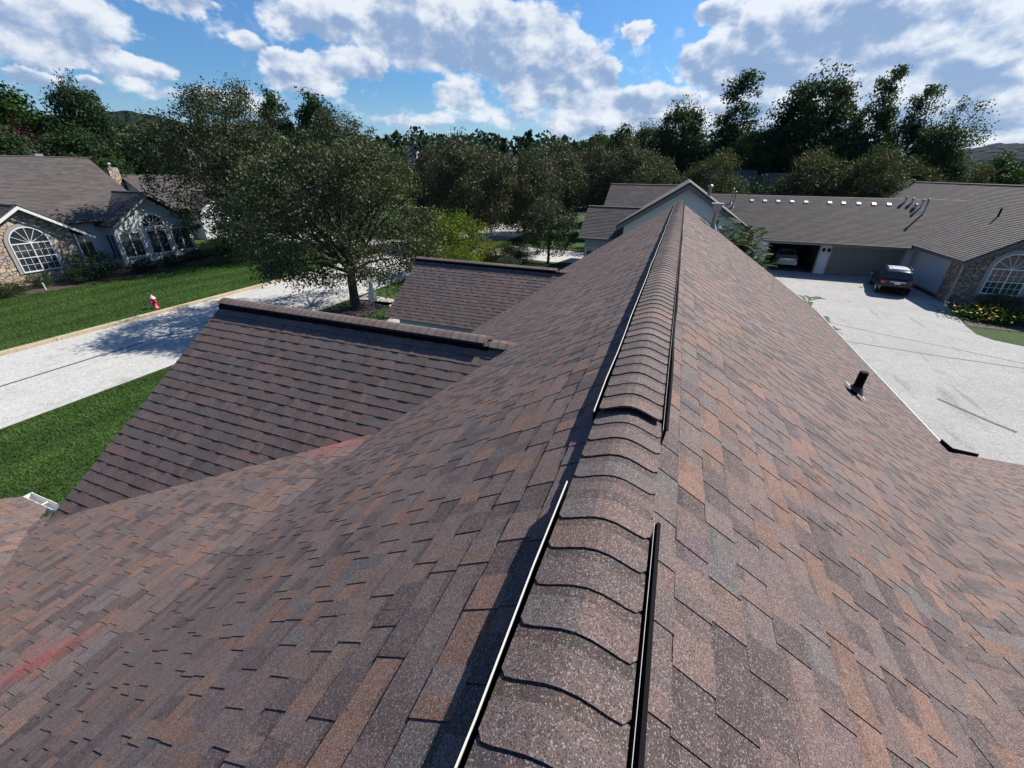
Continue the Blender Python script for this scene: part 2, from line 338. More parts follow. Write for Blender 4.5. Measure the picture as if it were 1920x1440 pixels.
# driveway court on the right, with its curved planted edge
edge = [(17.3,35.0),(17.0,33.6),(16.6,31.9),(16.0,29.6),(15.75,28.0),(16.1,27.2),(17.4,26.4),(20,25.6),(26,25.2),(40,25.0)]
sheet('driveway', [(5.2,9.6),(14.5,9.6),(40,9.6)]+edge[::-1]+[(17.3,42.5),(5.2,42.5)], .004, M['drive'])
sheet('garden_path', [(-14.2,10.0),(-13.0,10.0),(-13.0,21.4),(-18.6,22.2),(-18.6,21.0),(-14.2,20.2)], .004, M['walk'])
mb = MB()
for x0, x1, ya, yb in ((-22.9,-22.78,2,60),):
    mb.poly([(x0,ya,.004),(x1,ya,.004),(x1,yb,.004),(x0,yb,.004)])
tag(mb.build('road_joint', M['tar']), kind='structure')
def joint(name, pts, w, m, z=.008):
    mb = MB()
    for (x0, y0), (x1, y1) in zip(pts, pts[1:]):
        d = Vector((x1-x0, y1-y0, 0)).normalized(); n = Vector((-d.y, d.x, 0))*w/2
        mb.poly([(x0-n.x,y0-n.y,z),(x1-n.x,y1-n.y,z),(x1+n.x,y1+n.y,z),(x0+n.x,y0+n.y,z)])
    tag(mb.build(name, m), kind='structure')
joint('driveway_crack', [(6.5,28.2),(9.06,27.22),(11.0,26.1),(13.2,25.1),(15.5,23.9),(20,22.6)], .07, M['tar'])
joint('driveway_joint', [(7,24.7),(9.19,24.1),(12.4,23.5),(15.2,23.2),(21,21.5)], .06, M['tar'], .012)
joint('driveway_stain', [(10.2,18.3),(10.6,17.7),(11.1,16.9),(11.5,16.4)], .13, M['tar'], .016)
# kerb on the far side of the road
mb = MB(); rng = random.Random(3); y = -30.0
while y < 36.5:
    ln = 3.05; mb.box((-26.98, y+.012, -.02), (-26.66, min(y+ln, 36.6)-.012, .14)); y += ln
tag(mb.build('kerb', M['kerb']), kind='structure')
mb = MB(); y = 45.4
while y < 110: mb.box((-26.98, y+.012, -.02), (-26.66, y+3.03, .14)); y += 3.05
tag(mb.build('kerb', M['kerb']), kind='structure')
# planting beds
sheet('mulch_bed', [(-41.5,10.5),(-39.0,11.2),(-38.5,14.0),(-37.9,16.5),(-37.4,20.0),(-38.2,22.5),(-38.9,28.5),(-41.5,29)], .004, M['mulch'])
sheet('mulch_bed', [(16.05,29.6),(16.75,31.9),(17.2,33.6),(17.5,35.1),(26,35.1),(26,31.0),(21,29.4)], .004, M['mulch'])
sheet('mulch_bed', [(-12.8,36),(-8.2,36),(-7.2,31.2),(-2,31.2),(-2,30),(-11,34.4)], .004, M['mulch'])
sheet('mulch_bed', [(-18.3,17.6),(-15.8,17.8),(-15.8,21.2),(-18.3,21.0)], .004, M['mulch'])
# far hills
def hill(name, az0, az1, D, prof, col, seed):
    rng = random.Random(seed); mb = MB(); n = 120; rows = 10; vs = []; fs = []
    for i in range(n+1):
        t = i/n; a = R_(az0+(az1-az0)*t); h = prof(t) + rng.uniform(-1, 1)*D*.0012
        for j in range(rows+1):
            u = j/rows; d = D*(1-.28*(1-u)); vs.append((d*math.sin(a), d*math.cos(a), -2+(h+2)*math.sin(u*math.pi/2)+ (rng.uniform(-1,1)*D*.0016 if 0 < j < rows else 0)))
    for i in range(n):
        for j in range(rows): k = i*(rows+1)+j; fs.append((k, k+rows+1, k+rows+2, k+1))
    mb.mesh(vs, fs); m, T, b, _ = mat(name+'_cover'); P = geo_pos(T)
    v = T.n('ShaderNodeTexVoronoi'); v.inputs['Scale'].default_value = 60/D; T.l(P, v.inputs['Vector']); sc = T.n('ShaderNodeSeparateColor'); T.l(v.outputs['Color'], sc.inputs[0])
    setc(T, b, T.mix(sc.outputs[0], tuple(c*.6 for c in col), tuple(c*1.5 for c in col))); b.inputs['Roughness'].default_value = 1; b.inputs['Specular IOR Level'].default_value = .05
    bump(T, b, T.m('SUBTRACT', 1, v.outputs['Distance']), 1.0, D*.006)
    tag(mb.build(name, m), kind='structure')
hill('hills', 17, 55, 1150, lambda t: 24+27*min(1,t*5)+5*math.sin(t*9)+5*t, (.004,.009,.013), 5)
hill('hills', -95, -46, 620, lambda t: 62-16*t+6*math.sin(t*19), (.008,.017,.010), 6)

# ------------------------------------------------------------------ shingle courses as real tabs
PAL = [((.102,.073,.072), 22), ((.155,.115,.108), 28), ((.174,.117,.104), 28), ((.214,.122,.091), 16), ((.192,.126,.099), 3), ((.132,.116,.115), 4)]
PALD = [((.128,.094,.088), 4), ((.150,.110,.102), 4), ((.168,.115,.102), 4), ((.190,.122,.103), 2), ((.138,.114,.110), 3)]
PALG = [((.085,.075,.073), 4), ((.110,.097,.094), 4), ((.125,.106,.100), 3), ((.100,.092,.091), 3)]
def pick(rng, pal):
    t = rng.uniform(0, sum(w for _, w in pal))
    for c, w in pal:
        t -= w
        if t <= 0: break
    k = rng.uniform(.88, 1.12); return tuple(x*k for x in c)
def shingles(mb, P0, U, V, N, vlen, lo, hi, expo, seed, tab=(.065,.175), tooth=.5, th=.0066, pal=PAL, far=False):
    rng = random.Random(seed); P0 = Vector(P0); U = Vector(U).normalized(); V = Vector(V).normalized(); N = Vector(N).normalized()
    nc = int(math.ceil(vlen/expo))
    def pt(u, v, n): return P0+U*u+V*v+N*n
    for k in range(nc):
        v0 = k*expo; v1 = min(v0+expo, vlen); a, b = lo((v0+v1)/2), hi((v0+v1)/2)
        a0, b0 = lo(v0), hi(v0); a1, b1 = lo(v1), hi(v1)
        if b-a < .05: continue
        cuts = [a]; u = a-rng.uniform(0, .2)
        while True:
            u += rng.uniform(*tab)
            if u >= b-.02: break
            if u > a+.02: cuts.append(u)
        cuts.append(b)
        cc = pick(rng, pal); up = rng.random() < tooth
        for i in range(len(cuts)-1):
            s, e = cuts[i], cuts[i+1]
            up = not up if rng.random() < .86 else up
            if far: up = False
            if rng.random() < .80: cc = pick(rng, pal)
            elif rng.random() < .3: cc = tuple(x*rng.uniform(.9, 1.1) for x in cc)
            n0 = th*.55 if up else .0004; n1 = th*1.58 if up else th*1.05
            w1 = v1 + (rng.uniform(-.0025, .0025) if not far else 0)
            sk = rng.uniform(-.003, .003)
            s0 = a0 if i == 0 else s; e0 = b0 if i == len(cuts)-2 else e
            s1 = a1 if i == 0 else s+(sk if up else 0); e1 = b1 if i == len(cuts)-2 else e+(sk if up else 0)
            ch = .0058 if not far else 0       # worn cut edge: chamfer of bare asphalt, also painting the butt's shadow line
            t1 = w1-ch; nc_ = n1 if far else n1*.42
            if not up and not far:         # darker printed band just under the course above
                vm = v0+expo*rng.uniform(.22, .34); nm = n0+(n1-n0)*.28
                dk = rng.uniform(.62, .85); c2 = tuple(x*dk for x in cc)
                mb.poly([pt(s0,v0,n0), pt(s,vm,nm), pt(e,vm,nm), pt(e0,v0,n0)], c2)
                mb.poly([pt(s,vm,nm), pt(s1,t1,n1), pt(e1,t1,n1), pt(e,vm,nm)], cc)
            elif not far and rng.random() < .33 and e-s > .12:   # the colour blend changes inside the tab
                q = s+(e-s)*rng.uniform(.3, .7); c2 = pick(rng, pal)
                mb.poly([pt(s0,v0,n0), pt(s1,t1,n1), pt(q,t1,n1), pt(q,v0,n0)], cc)
                mb.poly([pt(q,v0,n0), pt(q,t1,n1), pt(e1,t1,n1), pt(e0,v0,n0)], c2)
            else:
                mb.poly([pt(s0,v0,n0), pt(s1,t1,n1), pt(e1,t1,n1), pt(e0,v0,n0)], cc)
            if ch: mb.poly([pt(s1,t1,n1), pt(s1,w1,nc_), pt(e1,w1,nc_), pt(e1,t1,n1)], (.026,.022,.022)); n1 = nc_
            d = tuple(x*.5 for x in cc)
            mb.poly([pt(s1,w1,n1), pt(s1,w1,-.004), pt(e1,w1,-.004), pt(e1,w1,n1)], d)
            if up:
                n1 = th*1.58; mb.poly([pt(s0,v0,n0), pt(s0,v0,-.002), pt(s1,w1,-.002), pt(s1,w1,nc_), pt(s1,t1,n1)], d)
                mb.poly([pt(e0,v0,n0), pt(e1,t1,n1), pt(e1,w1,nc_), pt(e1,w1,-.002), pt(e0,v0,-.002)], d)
def deck(mb, P0, U, V, N, vlen, lo, hi, t=.02, off=.012):
    """the roof boards and edge under the shingles"""
    P0 = Vector(P0); U = Vector(U).normalized(); V = Vector(V).normalized(); N = Vector(N).normalized()
    q = lambda u, v, n: P0+U*u+V*v+N*n
    top = [q(lo(0),0,-off), q(lo(vlen),vlen-.01,-off), q(hi(vlen),vlen-.01,-off), q(hi(0),0,-off)]; bot = [p-N*t for p in top]
    mb.mesh(top+bot, [(0,1,2,3),(7,6,5,4),(0,4,5,1),(1,5,6,2),(2,6,7,3),(3,7,4,0)], (.075,.068,.065))
def caps(mb, start, D, length, step, seed, z_lift, half=.147, slope=.66, thick=.0050, pal=PALD, flat=.085, drop=0):
    """overlapping curved ridge cap shingles laid along D; butts face -D"""
    rng = random.Random(seed); D = Vector(D).normalized(); S = Vector((0,0,1)).cross(D).normalized(); st = Vector(start)
    xs = [-1,-.9,-.72,-.5,-.25,0,.25,.5,.72,.9,1]
    def prof(f):
        x = f*half; z = -slope*math.sqrt(x*x+flat*flat)+slope*flat+z_lift
        return x, z + .006*max(0, abs(f)-.6)/.4
    n = int(length/step)
    for i in range(n):
        y0 = i*step+rng.uniform(-.004, .004); c1 = pick(rng, pal); c2 = c1 if rng.random() < .55 else pick(rng, pal); cut = rng.uniform(.3, .75); yaw = rng.uniform(-.006, .006); dz = rng.uniform(0, .0018)
        near = []; far_ = []; midr = []; bot = []
        for f in xs:
            x, z = prof(f); k = max(0, abs(f)-.88)/.12
            yn = y0+.022*k+yaw*f+.012*(1-f*f)*.3
            near.append(st+D*yn+S*x+Vector((0,0,z+thick+dz))); bot.append(st+D*yn+S*x+Vector((0,0,z-.004)))
            midr.append(st+D*(y0+step*.72)+S*x+Vector((0,0,z+thick*.75)))
            far_.append(st+D*(y0+step*1.12)+S*x+Vector((0,0,z-.001)))
        for j in range(len(xs)-1):
            c = c1 if (j/(len(xs)-1)) < cut else c2
            mb.mesh([near[j],near[j+1],midr[j+1],midr[j]], [(0,1,2,3)], c, True)
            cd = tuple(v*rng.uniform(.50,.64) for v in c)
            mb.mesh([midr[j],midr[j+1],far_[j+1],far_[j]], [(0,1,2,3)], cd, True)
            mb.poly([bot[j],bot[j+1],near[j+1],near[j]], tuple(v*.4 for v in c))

# ------------------------------------------------------------------ our house
X0, ZR, SL = -.06, H-1.0, .66; q_ = math.sqrt(1+SL*SL)
YA, YB = -4.5, 19.6
house = thing('shingled_house', (0, 8, 0), 'house in the foreground under a long brown-red shingled roof with a vented ridge', 'house')
lower_s, lower_z = 3.3*q_, ZR-SL*3.3
low_q = math.sqrt(1+.303**2)
# left main slope
mb = MB(); P0 = (X0, 0, ZR); V = (-1, 0, -SL); N = (-SL, 0, 1)
EAVE = 5.9*q_
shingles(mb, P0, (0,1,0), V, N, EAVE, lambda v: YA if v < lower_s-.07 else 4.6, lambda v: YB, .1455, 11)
deck(mb, P0, (0,1,0), V, N, lower_s, lambda v: YA, lambda v: YB)
deck(mb, (X0-3.3,0,ZR-SL*3.3), (0,1,0), V, N, EAVE-lower_s, lambda v: 4.7, lambda v: YB)
mb.build('roof_slope', M['shingle'], house)
# lower pitched continuation of the left slope
mb = MB(); Pl = (X0-3.3, 0, lower_z); Vl = (-1,0,-.303); Nl = (-.303,0,1)
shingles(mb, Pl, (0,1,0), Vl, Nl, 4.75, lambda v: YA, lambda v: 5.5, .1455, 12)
deck(mb, Pl, (0,1,0), Vl, Nl, 4.75, lambda v: YA, lambda v: 5.5)
mb.build('roof_slope', M['shingle'], house)
# right main slope
mb = MB(); Vr = (1,0,-SL); Nr = (SL,0,1)
def wing_v(y): return 1.43+(y-1.3)*(4.36/7.92)                   # plan line of the right valley
def rlo(v):
    x = v/q_; return max(YA, 1.3+(x-1.43)*(7.92/4.36)-.5) if x > .6 else YA
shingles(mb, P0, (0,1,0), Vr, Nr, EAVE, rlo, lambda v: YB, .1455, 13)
deck(mb, P0, (0,1,0), Vr, Nr, EAVE, lambda v: YA, lambda v: YB)
mb.build('roof_slope', M['shingle'], house)
# right wing: its far slope meets the main slope in a woven valley
mb = MB(); wq = math.sqrt(1+.364**2); wy0 = -1.6; wz = 2.58+.364*(9.22-wy0)
Pw = (0, wy0, wz); Vw = (0,1,-.364); Nw = (0,.364,1)
wlo = lambda v: max(.05, wing_v(wy0+v/wq)-.12)
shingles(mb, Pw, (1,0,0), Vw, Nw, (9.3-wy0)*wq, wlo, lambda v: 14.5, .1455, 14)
deck(mb, Pw, (1,0,0), Vw, Nw, (9.3-wy0)*wq, wlo, lambda v: 14.5)
mb.poly([(0,wy0,wz),(14.5,wy0,wz),(14.5,wy0-4.5,wz-4.5*.364),(0,wy0-4.5,wz-4.5*.364)], (.09,.08,.075))
mb.build('roof_slope', M['shingle'], house)
# near left cross gable slope falling towards the lawn, with its gutter
mb = MB(); pq = math.sqrt(1+.6**2); Pp = (0, -2.2, 3.01+.6*3.58); Vp = (0,1,-.6); Np = (0,.6,1)
def phi(v):
    y = -2.2+v/pq; zp = 3.01-.6*(y-1.38); return -(3.36+(4.222-zp)/.303)+.12
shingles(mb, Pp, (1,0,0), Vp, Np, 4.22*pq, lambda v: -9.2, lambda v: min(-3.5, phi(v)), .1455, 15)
deck(mb, Pp, (1,0,0), Vp, Np, 4.22*pq, lambda v: -9.2, lambda v: min(-3.5, phi(v)))
mb.build('roof_slope', M['shingle'], house)
mb = MB(); gz = 3.01-.6*(2.02-1.38)-.02
for a, b in (((-9.22,2.03,gz-.12),(-7.3,2.038,gz)), ((-9.22,2.132,gz-.12),(-7.3,2.140,gz+.005)), ((-9.22,2.03,gz-.125),(-7.3,2.15,gz-.11)), ((-9.235,2.03,gz-.12),(-9.22,2.15,gz))): mb.box(a, b)
for x in (-8.75, -7.95): mb.box((x,2.03,gz-.02),(x+.025,2.15,gz-.008))
mb.build('gutter', M['trim'], house)

def cross_gable(xl, y0, zr, depth, hi_near, hi_far, seed, expo):
    """gable roof running left; ridge along X at y0"""
    mb = MB(); q = q_
    for sgn, hi in ((-1, hi_near), (1, hi_far)):
        P = (0, y0, zr); V = (0, sgn, -SL); N = (0, sgn*SL, 1)
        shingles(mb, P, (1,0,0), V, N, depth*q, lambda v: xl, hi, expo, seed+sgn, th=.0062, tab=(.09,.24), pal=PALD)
        deck(mb, P, (1,0,0), V, N, depth*q, lambda v: xl, hi)
    return mb.build('gable_roof', M['shingle'], house)
def near1(v):
    t = v/q_; zz = 5.19-SL*t
    x = (ZR-zz)/SL if zz > lower_z else 3.36+(lower_z-zz)/.303
    return min(-.9, X0-x+.32) if zz > lower_z else -x+.30
g1 = cross_gable(-7.66, 5.2, 5.19, 3.5, near1, lambda v: X0-((ZR-5.19)/SL+v/q_)+.4, 21, .152)
g2z, g2y = 4.20, 15.0
def near2(v): return X0-((ZR-g2z)/SL+v/q_)+.4
g2 = cross_gable(-9.75, g2y, g2z, 2.62, near2, near2, 31, .150)
# vented ridges on the cross gables: black baffle strip under a row of raised caps
def gable_vent(parent, xl, xe, xend, y0, zr, seed):
    mb = MB(); caps(mb, (xl-.02, y0, zr), (1,0,0), xe-xl, .138, seed, .062); caps(mb, (xe+.0, y0, zr), (1,0,0), xend-xe, .138, seed+5, .014)
    v = mb.build('ridge_vent', M['shingle'], parent)
    mb = MB()
    for s in (-1, 1): mb.box((xl, y0+s*.135-.012, zr-.125), (xe, y0+s*.135+.012, zr-.035))
    mb.box((xl, y0-.12, zr-.10), (xl+.02, y0+.12, zr+.02)); mb.build('baffle_strip', M['black'], v)
gable_vent(g1, -7.66, -2.25, -1.45, 5.2, 5.19, 41)
gable_vent(g2, -9.75, -3.75, -3.05, g2y, g2z, 43)
# main ridge: caps straight on the ridge, and two raised vent runs with side strips
mb = MB(); caps(mb, (X0, 1.12, ZR), (0,1,0), .65, .128, 51, .012, half=.15); mb.build('ridge_cap', M['shingle'], house)
mb = MB(); caps(mb, (X0, -4.4, ZR), (0,1,0), .4, .128, 52, .012, half=.15); mb.build('ridge_cap', M['shingle'], house)
def vent_run(ya, yb, seed, step):
    mb = MB(); caps(mb, (X0, ya, ZR), (0,1,0), yb-ya, step, seed, .042, half=.143)
    v = mb.build('ridge_vent', M['shingle'], house)
    mb = MB(); zz = ZR-.10                                        # plastic vent body under the caps
    for s in (-1, 1): mb.box((X0+s*.125-.006, ya+.03, zz), (X0+s*.125+.006, yb, zz+.065))
    mb.box((X0-.12, ya+.05, ZR-.08), (X0+.12, ya+.07, ZR-.005)); mb.build('vent_body', M['black'], v)
    return v
def strip_part(v, side, ya, yb, seed):
    rng = random.Random(seed); mb = MB(); m2 = MB(); y = ya; wob = 0
    while y < yb-.01:
        e = min(y+.4, yb); w2 = rng.uniform(-.004, .004); x = X0+side*.156
        for (p, q) in ((0,.010),):
            a = [(x+wob-.004,y,ZR-.115),(x+wob+.004,y,ZR-.115),(x+wob+.004+side*.010,y,ZR-.026),(x+wob-.004+side*.010,y,ZR-.026)]
            b = [(X+(w2-wob),e,Z) for X, Y, Z in a]
            mb.mesh(a+b, [(3,2,1,0),(4,5,6,7),(0,1,5,4),(1,2,6,5),(2,3,7,6),(3,0,4,7)])
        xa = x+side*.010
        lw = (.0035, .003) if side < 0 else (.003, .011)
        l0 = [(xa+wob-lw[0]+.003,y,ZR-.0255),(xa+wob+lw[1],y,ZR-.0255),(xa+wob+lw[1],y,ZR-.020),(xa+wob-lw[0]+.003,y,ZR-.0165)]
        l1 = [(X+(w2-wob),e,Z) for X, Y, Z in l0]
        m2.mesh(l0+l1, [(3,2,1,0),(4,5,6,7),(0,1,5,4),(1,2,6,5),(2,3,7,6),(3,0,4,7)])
        wob = w2; y = e
    o = mb.build('vent_strip', M['black'], v)
    m2.v and m2.build('strip_edge', M['alu'] if side < 0 else M['black'], v)  # left lip coloured pale to paint the sun's glint on black plastic
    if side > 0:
        m3 = MB(); m3.box((X0+.1548,ya,ZR-.08),(X0+.1560,yb,ZR-.024)); m3.build('strip_edge', M['alu'], v)  # thin pale line painting the glint along the right strip
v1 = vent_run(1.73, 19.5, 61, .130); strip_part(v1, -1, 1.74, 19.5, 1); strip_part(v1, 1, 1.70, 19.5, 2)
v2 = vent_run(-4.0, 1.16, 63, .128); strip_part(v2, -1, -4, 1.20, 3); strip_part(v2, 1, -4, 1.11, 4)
# eave gutter, kick-out flashing, pipes
mb = MB(); ex = X0+5.93; ez = ZR-SL*5.9
mb.box((ex,9.35,ez-.14),(ex+.012,YB,ez+.0)); mb.box((ex+.028,9.35,ez-.14),(ex+.035,YB,ez-.018)); mb.box((ex,9.35,ez-.15),(ex+.035,YB,ez-.138)); mb.build('gutter', M['trim'], house)
mb = MB(); c = Vector((ex-.08, 9.33, ez+.02))
mb.mesh([c+Vector(p) for p in ((-.02,.32,-.03),(.04,.02,-.05),(.45,-.0,-.05),(-.02,.32,.11),(.04,.02,.10),(.45,.0,.08),(0,.335,-.03),(.055,.035,-.05),(.45,.015,-.05),(0,.335,.11),(.055,.035,.10),(.45,.015,.08))],
        [(0,1,4,3),(1,2,5,4),(6,9,10,7),(7,10,11,8),(3,4,10,9),(4,5,11,10),(0,3,9,6),(2,8,11,5)]); mb.build('valley_flashing', M['black'], house)
mb = MB(); b = Vector((3.02, 7.19, 4.42)); nv = Vector(Nr).normalized()
mb.tube([b-nv*.05, b+Vector((0,0,.05)), b+Vector((.012,.01,.33))], [.062,.06,.06], 14)
pipe = mb.build('plumbing_vent', M['black'], house)
mb = MB(); vd = Vector(Vr).normalized()
for s0, s1, r0, r1 in ((0,.09,.13,.075),):
    vs = []; n = 14
    for k in range(n):
        t = 2*math.pi*k/n; vs.append(b+(vd*math.cos(t)+Vector((0,1,0))*math.sin(t))*.125+nv*.012)
    for k in range(n):
        t = 2*math.pi*k/n; vs.append(b+Vector((math.cos(t)*.066, math.sin(t)*.066, .10)))
    mb.mesh(vs, [(k,(k+1) % n,n+(k+1) % n,n+k) for k in range(n)])
mb.build('pipe_boot', M['rubber'], pipe)
mb = MB(); a = b-vd*.17-Vector((0,.13,0))+nv*.013
mb.mesh([a, a+vd*.32, a+vd*.32+Vector((0,.26,0)), a+Vector((0,.26,0))], [(0,1,2,3)]); mb.build('flashing', M['metal'], pipe)
# metal flue near the far end of the ridge
mb = MB(); f = Vector((1.30, 18.9, ZR-SL*1.36))
mb.lathe([(.085,-.1),(.085,.62),(.10,.63),(.10,.66)], f, 16); flue = mb.build('metal_flue', M['metal'], house)
mb = MB(); mb.lathe([(.17,-.06),(.085,.16)], f, 16); mb.build('flue_collar', M['metal'], flue)
mb = MB(); mb.mesh([(f.x+a*r,f.y+b*r,f.z+z) for z, r in ((.62,.13),(.88,.17)) for a, b in ((-1,-1),(1,-1),(1,1),(-1,1))], [(0,1,5,4),(1,2,6,5),(2,3,7,6),(3,0,4,7),(0,3,2,1),(4,5,6,7)]); mb.box((f.x-.21,f.y-.21,f.z+.88),(f.x+.21,f.y+.21,f.z+.91)); mb.build('flue_cap', M['metal'], flue)
# walls under the roofs
mb = MB()
mb.box((-5.5,-8,0),(5.5,19.25,2.45)); mb.poly([(-5.5,19.25,2.45),(5.5,19.25,2.45),(0,19.25,6.2)])
mb.box((-7.35,2.3,0),(-5.52,8.1,2.65)); mb.poly([(-7.35,2.3,2.65),(-7.35,8.1,2.65),(-7.35,5.2,4.7)])
mb.box((-9.4,12.8,0),(-5.53,17.2,2.3)); mb.poly([(-9.4,12.8,2.3),(-9.4,17.2,2.3),(-9.4,15.0,3.9)])
mb.box((-9.0,-7.9,0),(-5.54,1.6,2.4)); mb.box((5.52,-5.8,0),(14.3,8.9,2.45))
mb.build('wall', M['siding'], house)
# ------------------------------------------------------------------ other houses
def lap_wall(mb, p, U, N, width, z0, z1, lo=None, hi=None, ex=.145, t=.016, col=(1,1,1)):
    """lap siding as real tilted boards between u=lo(z)..hi(z)"""
    p = Vector(p); U = Vector(U); N = Vector(N); z = z0
    lo = lo or (lambda z: 0); hi = hi or (lambda z: width)
    while z < z1-.005:
        e = min(z+ex, z1); a, b, c, d = lo(z), hi(z), lo(e), hi(e)
        if b-a > .03:
            q = lambda u, zz, n: p+U*u+N*n+Vector((0,0,zz-p.z))
            mb.poly([q(a,z,t), q(b,z,t), q(max(d,c+.001),e,.002), q(c,e,.002)], col)
            mb.poly([q(a,z,t), q(a,z,0), q(b,z,0), q(b,z,t)], col)
        z = e
def far_roof(mb, P0, U, V, N, vlen, lo, hi, seed, t=.10):
    shingles(mb, P0, U, V, N, vlen, lo, hi, .15, seed, tab=(.25,.6), th=.020, pal=PALG, far=True)
    deck(mb, P0, U, V, N, vlen, lo, hi, t=t)
def gable_faces(m): return math.sqrt(1+m*m)
def arch_window(parent, c, U, N, w, zb, zs, panes=True, fan=6, rows=2, fr=.065, mw=.028, trim=None):
    """round-headed window: rectangle zb..zs of width w under a half-circle fan"""
    c = Vector(c); U = Vector(U); N = Vector(N); r = w/2
    q = lambda u, z, n: c+U*u+N*n+Vector((0,0,z))
    def ring(mb, r0, r1, n0, n1, seg=18):
        for i in range(seg):
            a0 = math.pi*i/seg; a1 = math.pi*(i+1)/seg
            o = [(r0,a0),(r1,a0),(r1,a1),(r0,a1)]
            vs = [q(R*math.cos(a), zs+R*math.sin(a), n1) for R, a in o]+[q(R*math.cos(a), zs+R*math.sin(a), n0) for R, a in o]
            mb.mesh(vs, [(0,1,2,3),(1,5,6,2),(0,3,7,4)])
    def bar(mb, u0, z0, u1, z1, wd, n0, n1):
        d = Vector((u1-u0, z1-z0, 0)).normalized(); s = Vector((-d.y, d.x, 0))*wd/2
        P = [(u0-s.x,z0-s.y),(u1-s.x,z1-s.y),(u1+s.x,z1+s.y),(u0+s.x,z0+s.y)]
        vs = [q(u,z,n1) for u, z in P]+[q(u,z,n0) for u, z in P]
        mb.mesh(vs, [(0,1,2,3),(0,4,5,1),(1,5,6,2),(2,6,7,3),(3,7,4,0)])
    mb = MB(); ring(mb, r, r+.20, 0, .05)
    bar(mb, -r-.10, zb-.1, -r-.10, zs, .20, 0, .05); bar(mb, r+.10, zb-.1, r+.10, zs, .20, 0, .05)
    w0 = mb.build('arched_window', trim or M['trim_grey'], parent)
    mb = MB(); ring(mb, r-fr, r, .0, .075); bar(mb, -r+fr/2, zb, -r+fr/2, zs, fr, 0, .075); bar(mb, r-fr/2, zb, r-fr/2, zs, fr, 0, .075)
    bar(mb, -r, zb, r, zb, fr+.02, 0, .085); bar(mb, -r, zs, r, zs, fr, 0, .08); bar(mb, 0, zb, 0, zs, fr, 0, .078); bar(mb, -r, (zb+zs)/2, r, (zb+zs)/2, fr*.8, 0, .072)
    for k in range(1, fan): a = math.pi*k/fan; bar(mb, .0, zs, (r-.02)*math.cos(a), zs+(r-.02)*math.sin(a), mw, .0, .06)
    for half in (-1, 1):
        for k in (1, 2): u = half*r*k/3; bar(mb, u, zb, u, zs, mw*.8, 0, .055)
        for zz in (zb+(zs-zb)*.25, zb+(zs-zb)*.75): bar(mb, 0, zz, half*r, zz, mw*.8, 0, .055)
    mb.build('frame', M['trim'], w0)
    mb = MB(); pts = [q(-r,zb,.03), q(r,zb,.03)]+[q(r*math.cos(math.pi*i/18), zs+r*math.sin(math.pi*i/18), .03) for i in range(0, 19)]
    mb.poly(pts); mb.build('pane', M['glass'], w0); return w0
def pane_window(parent, c, U, N, w, zb, zt, cols=2, name='window', fr=.07, rows=1):
    c = Vector(c); U = Vector(U); N = Vector(N); q = lambda u, z, n: c+U*u+N*n+Vector((0,0,z))
    def blk(mb, u0, u1, z0, z1, n1, n0=-.0):
        vs = [q(u0,z0,n1),q(u1,z0,n1),q(u1,z1,n1),q(u0,z1,n1),q(u0,z0,n0),q(u1,z0,n0),q(u1,z1,n0),q(u0,z1,n0)]
        mb.mesh(vs, [(0,1,2,3),(0,4,5,1),(1,5,6,2),(2,6,7,3),(3,7,4,0)])
    mb = MB(); h = w/2
    blk(mb,-h-fr,-h,zb-fr,zt+fr,.05); blk(mb,h,h+fr,zb-fr,zt+fr,.05); blk(mb,-h,h,zt,zt+fr,.048); blk(mb,-h,h,zb-fr,zb,.048)
    for k in range(1, cols): u = -h+w*k/cols; blk(mb,u-.03,u+.03,zb,zt,.046)
    for k in range(1, rows): z = zb+(zt-zb)*k/rows; blk(mb,-h,h,z-.025,z+.025,.044)
    o = mb.build(name, M['trim'], parent); mb = MB(); mb.poly([q(-h,zb,.026),q(h,zb,.026),q(h,zt,.026),q(-h,zt,.026)]); mb.build('pane', M['glass'], o); return o
def rake_boards(mb, apex, D, m, run, w=.2, t=.04, out=(0,0,0)):
    """two sloping boards from an apex; D horizontal unit along the gable face"""
    a = Vector(apex); D = Vector(D); up = Vector((0,0,1))
    for s in (-1, 1):
        b = a+D*s*run-up*m*run; n = D.cross(up)*t
        vs = [a, b, b-up*w, a-up*w]; vs = vs+[p+n for p in vs]
        mb.mesh(vs, [(0,1,2,3),(7,6,5,4),(0,4,5,1),(1,5,6,2),(2,6,7,3),(3,7,4,0)])
def gable(root, axis, apex_c, zr, m, run, l0, l1, seed, fascia=None, back=True, nm='gable_roof', rm='shingle_far', capz=True):
    """gable roof over a ridge along axis from l0 to l1; apex_c = the fixed coordinate of the ridge"""
    mb = MB(); q = gable_faces(m)
    for s in (-1, 1):
        if axis == 'Y': P, U, V, N = (apex_c,0,zr), (0,1,0), (s,0,-m), (s*m,0,1)
        else: P, U, V, N = (0,apex_c,zr), (1,0,0), (0,s,-m), (0,s*m,1)
        far_roof(mb, P, U, V, N, run*q, lambda v: l0, lambda v: l1, seed+s)
    if capz:
        if axis == 'Y': caps(mb, (apex_c,l0,zr), (0,1,0), l1-l0, .30, seed, .02, half=.15, slope=m, pal=PALG)
        else: caps(mb, (l0,apex_c,zr), (1,0,0), l1-l0, .30, seed, .02, half=.15, slope=m, pal=PALG)
    return mb.build(nm, M[rm], root)

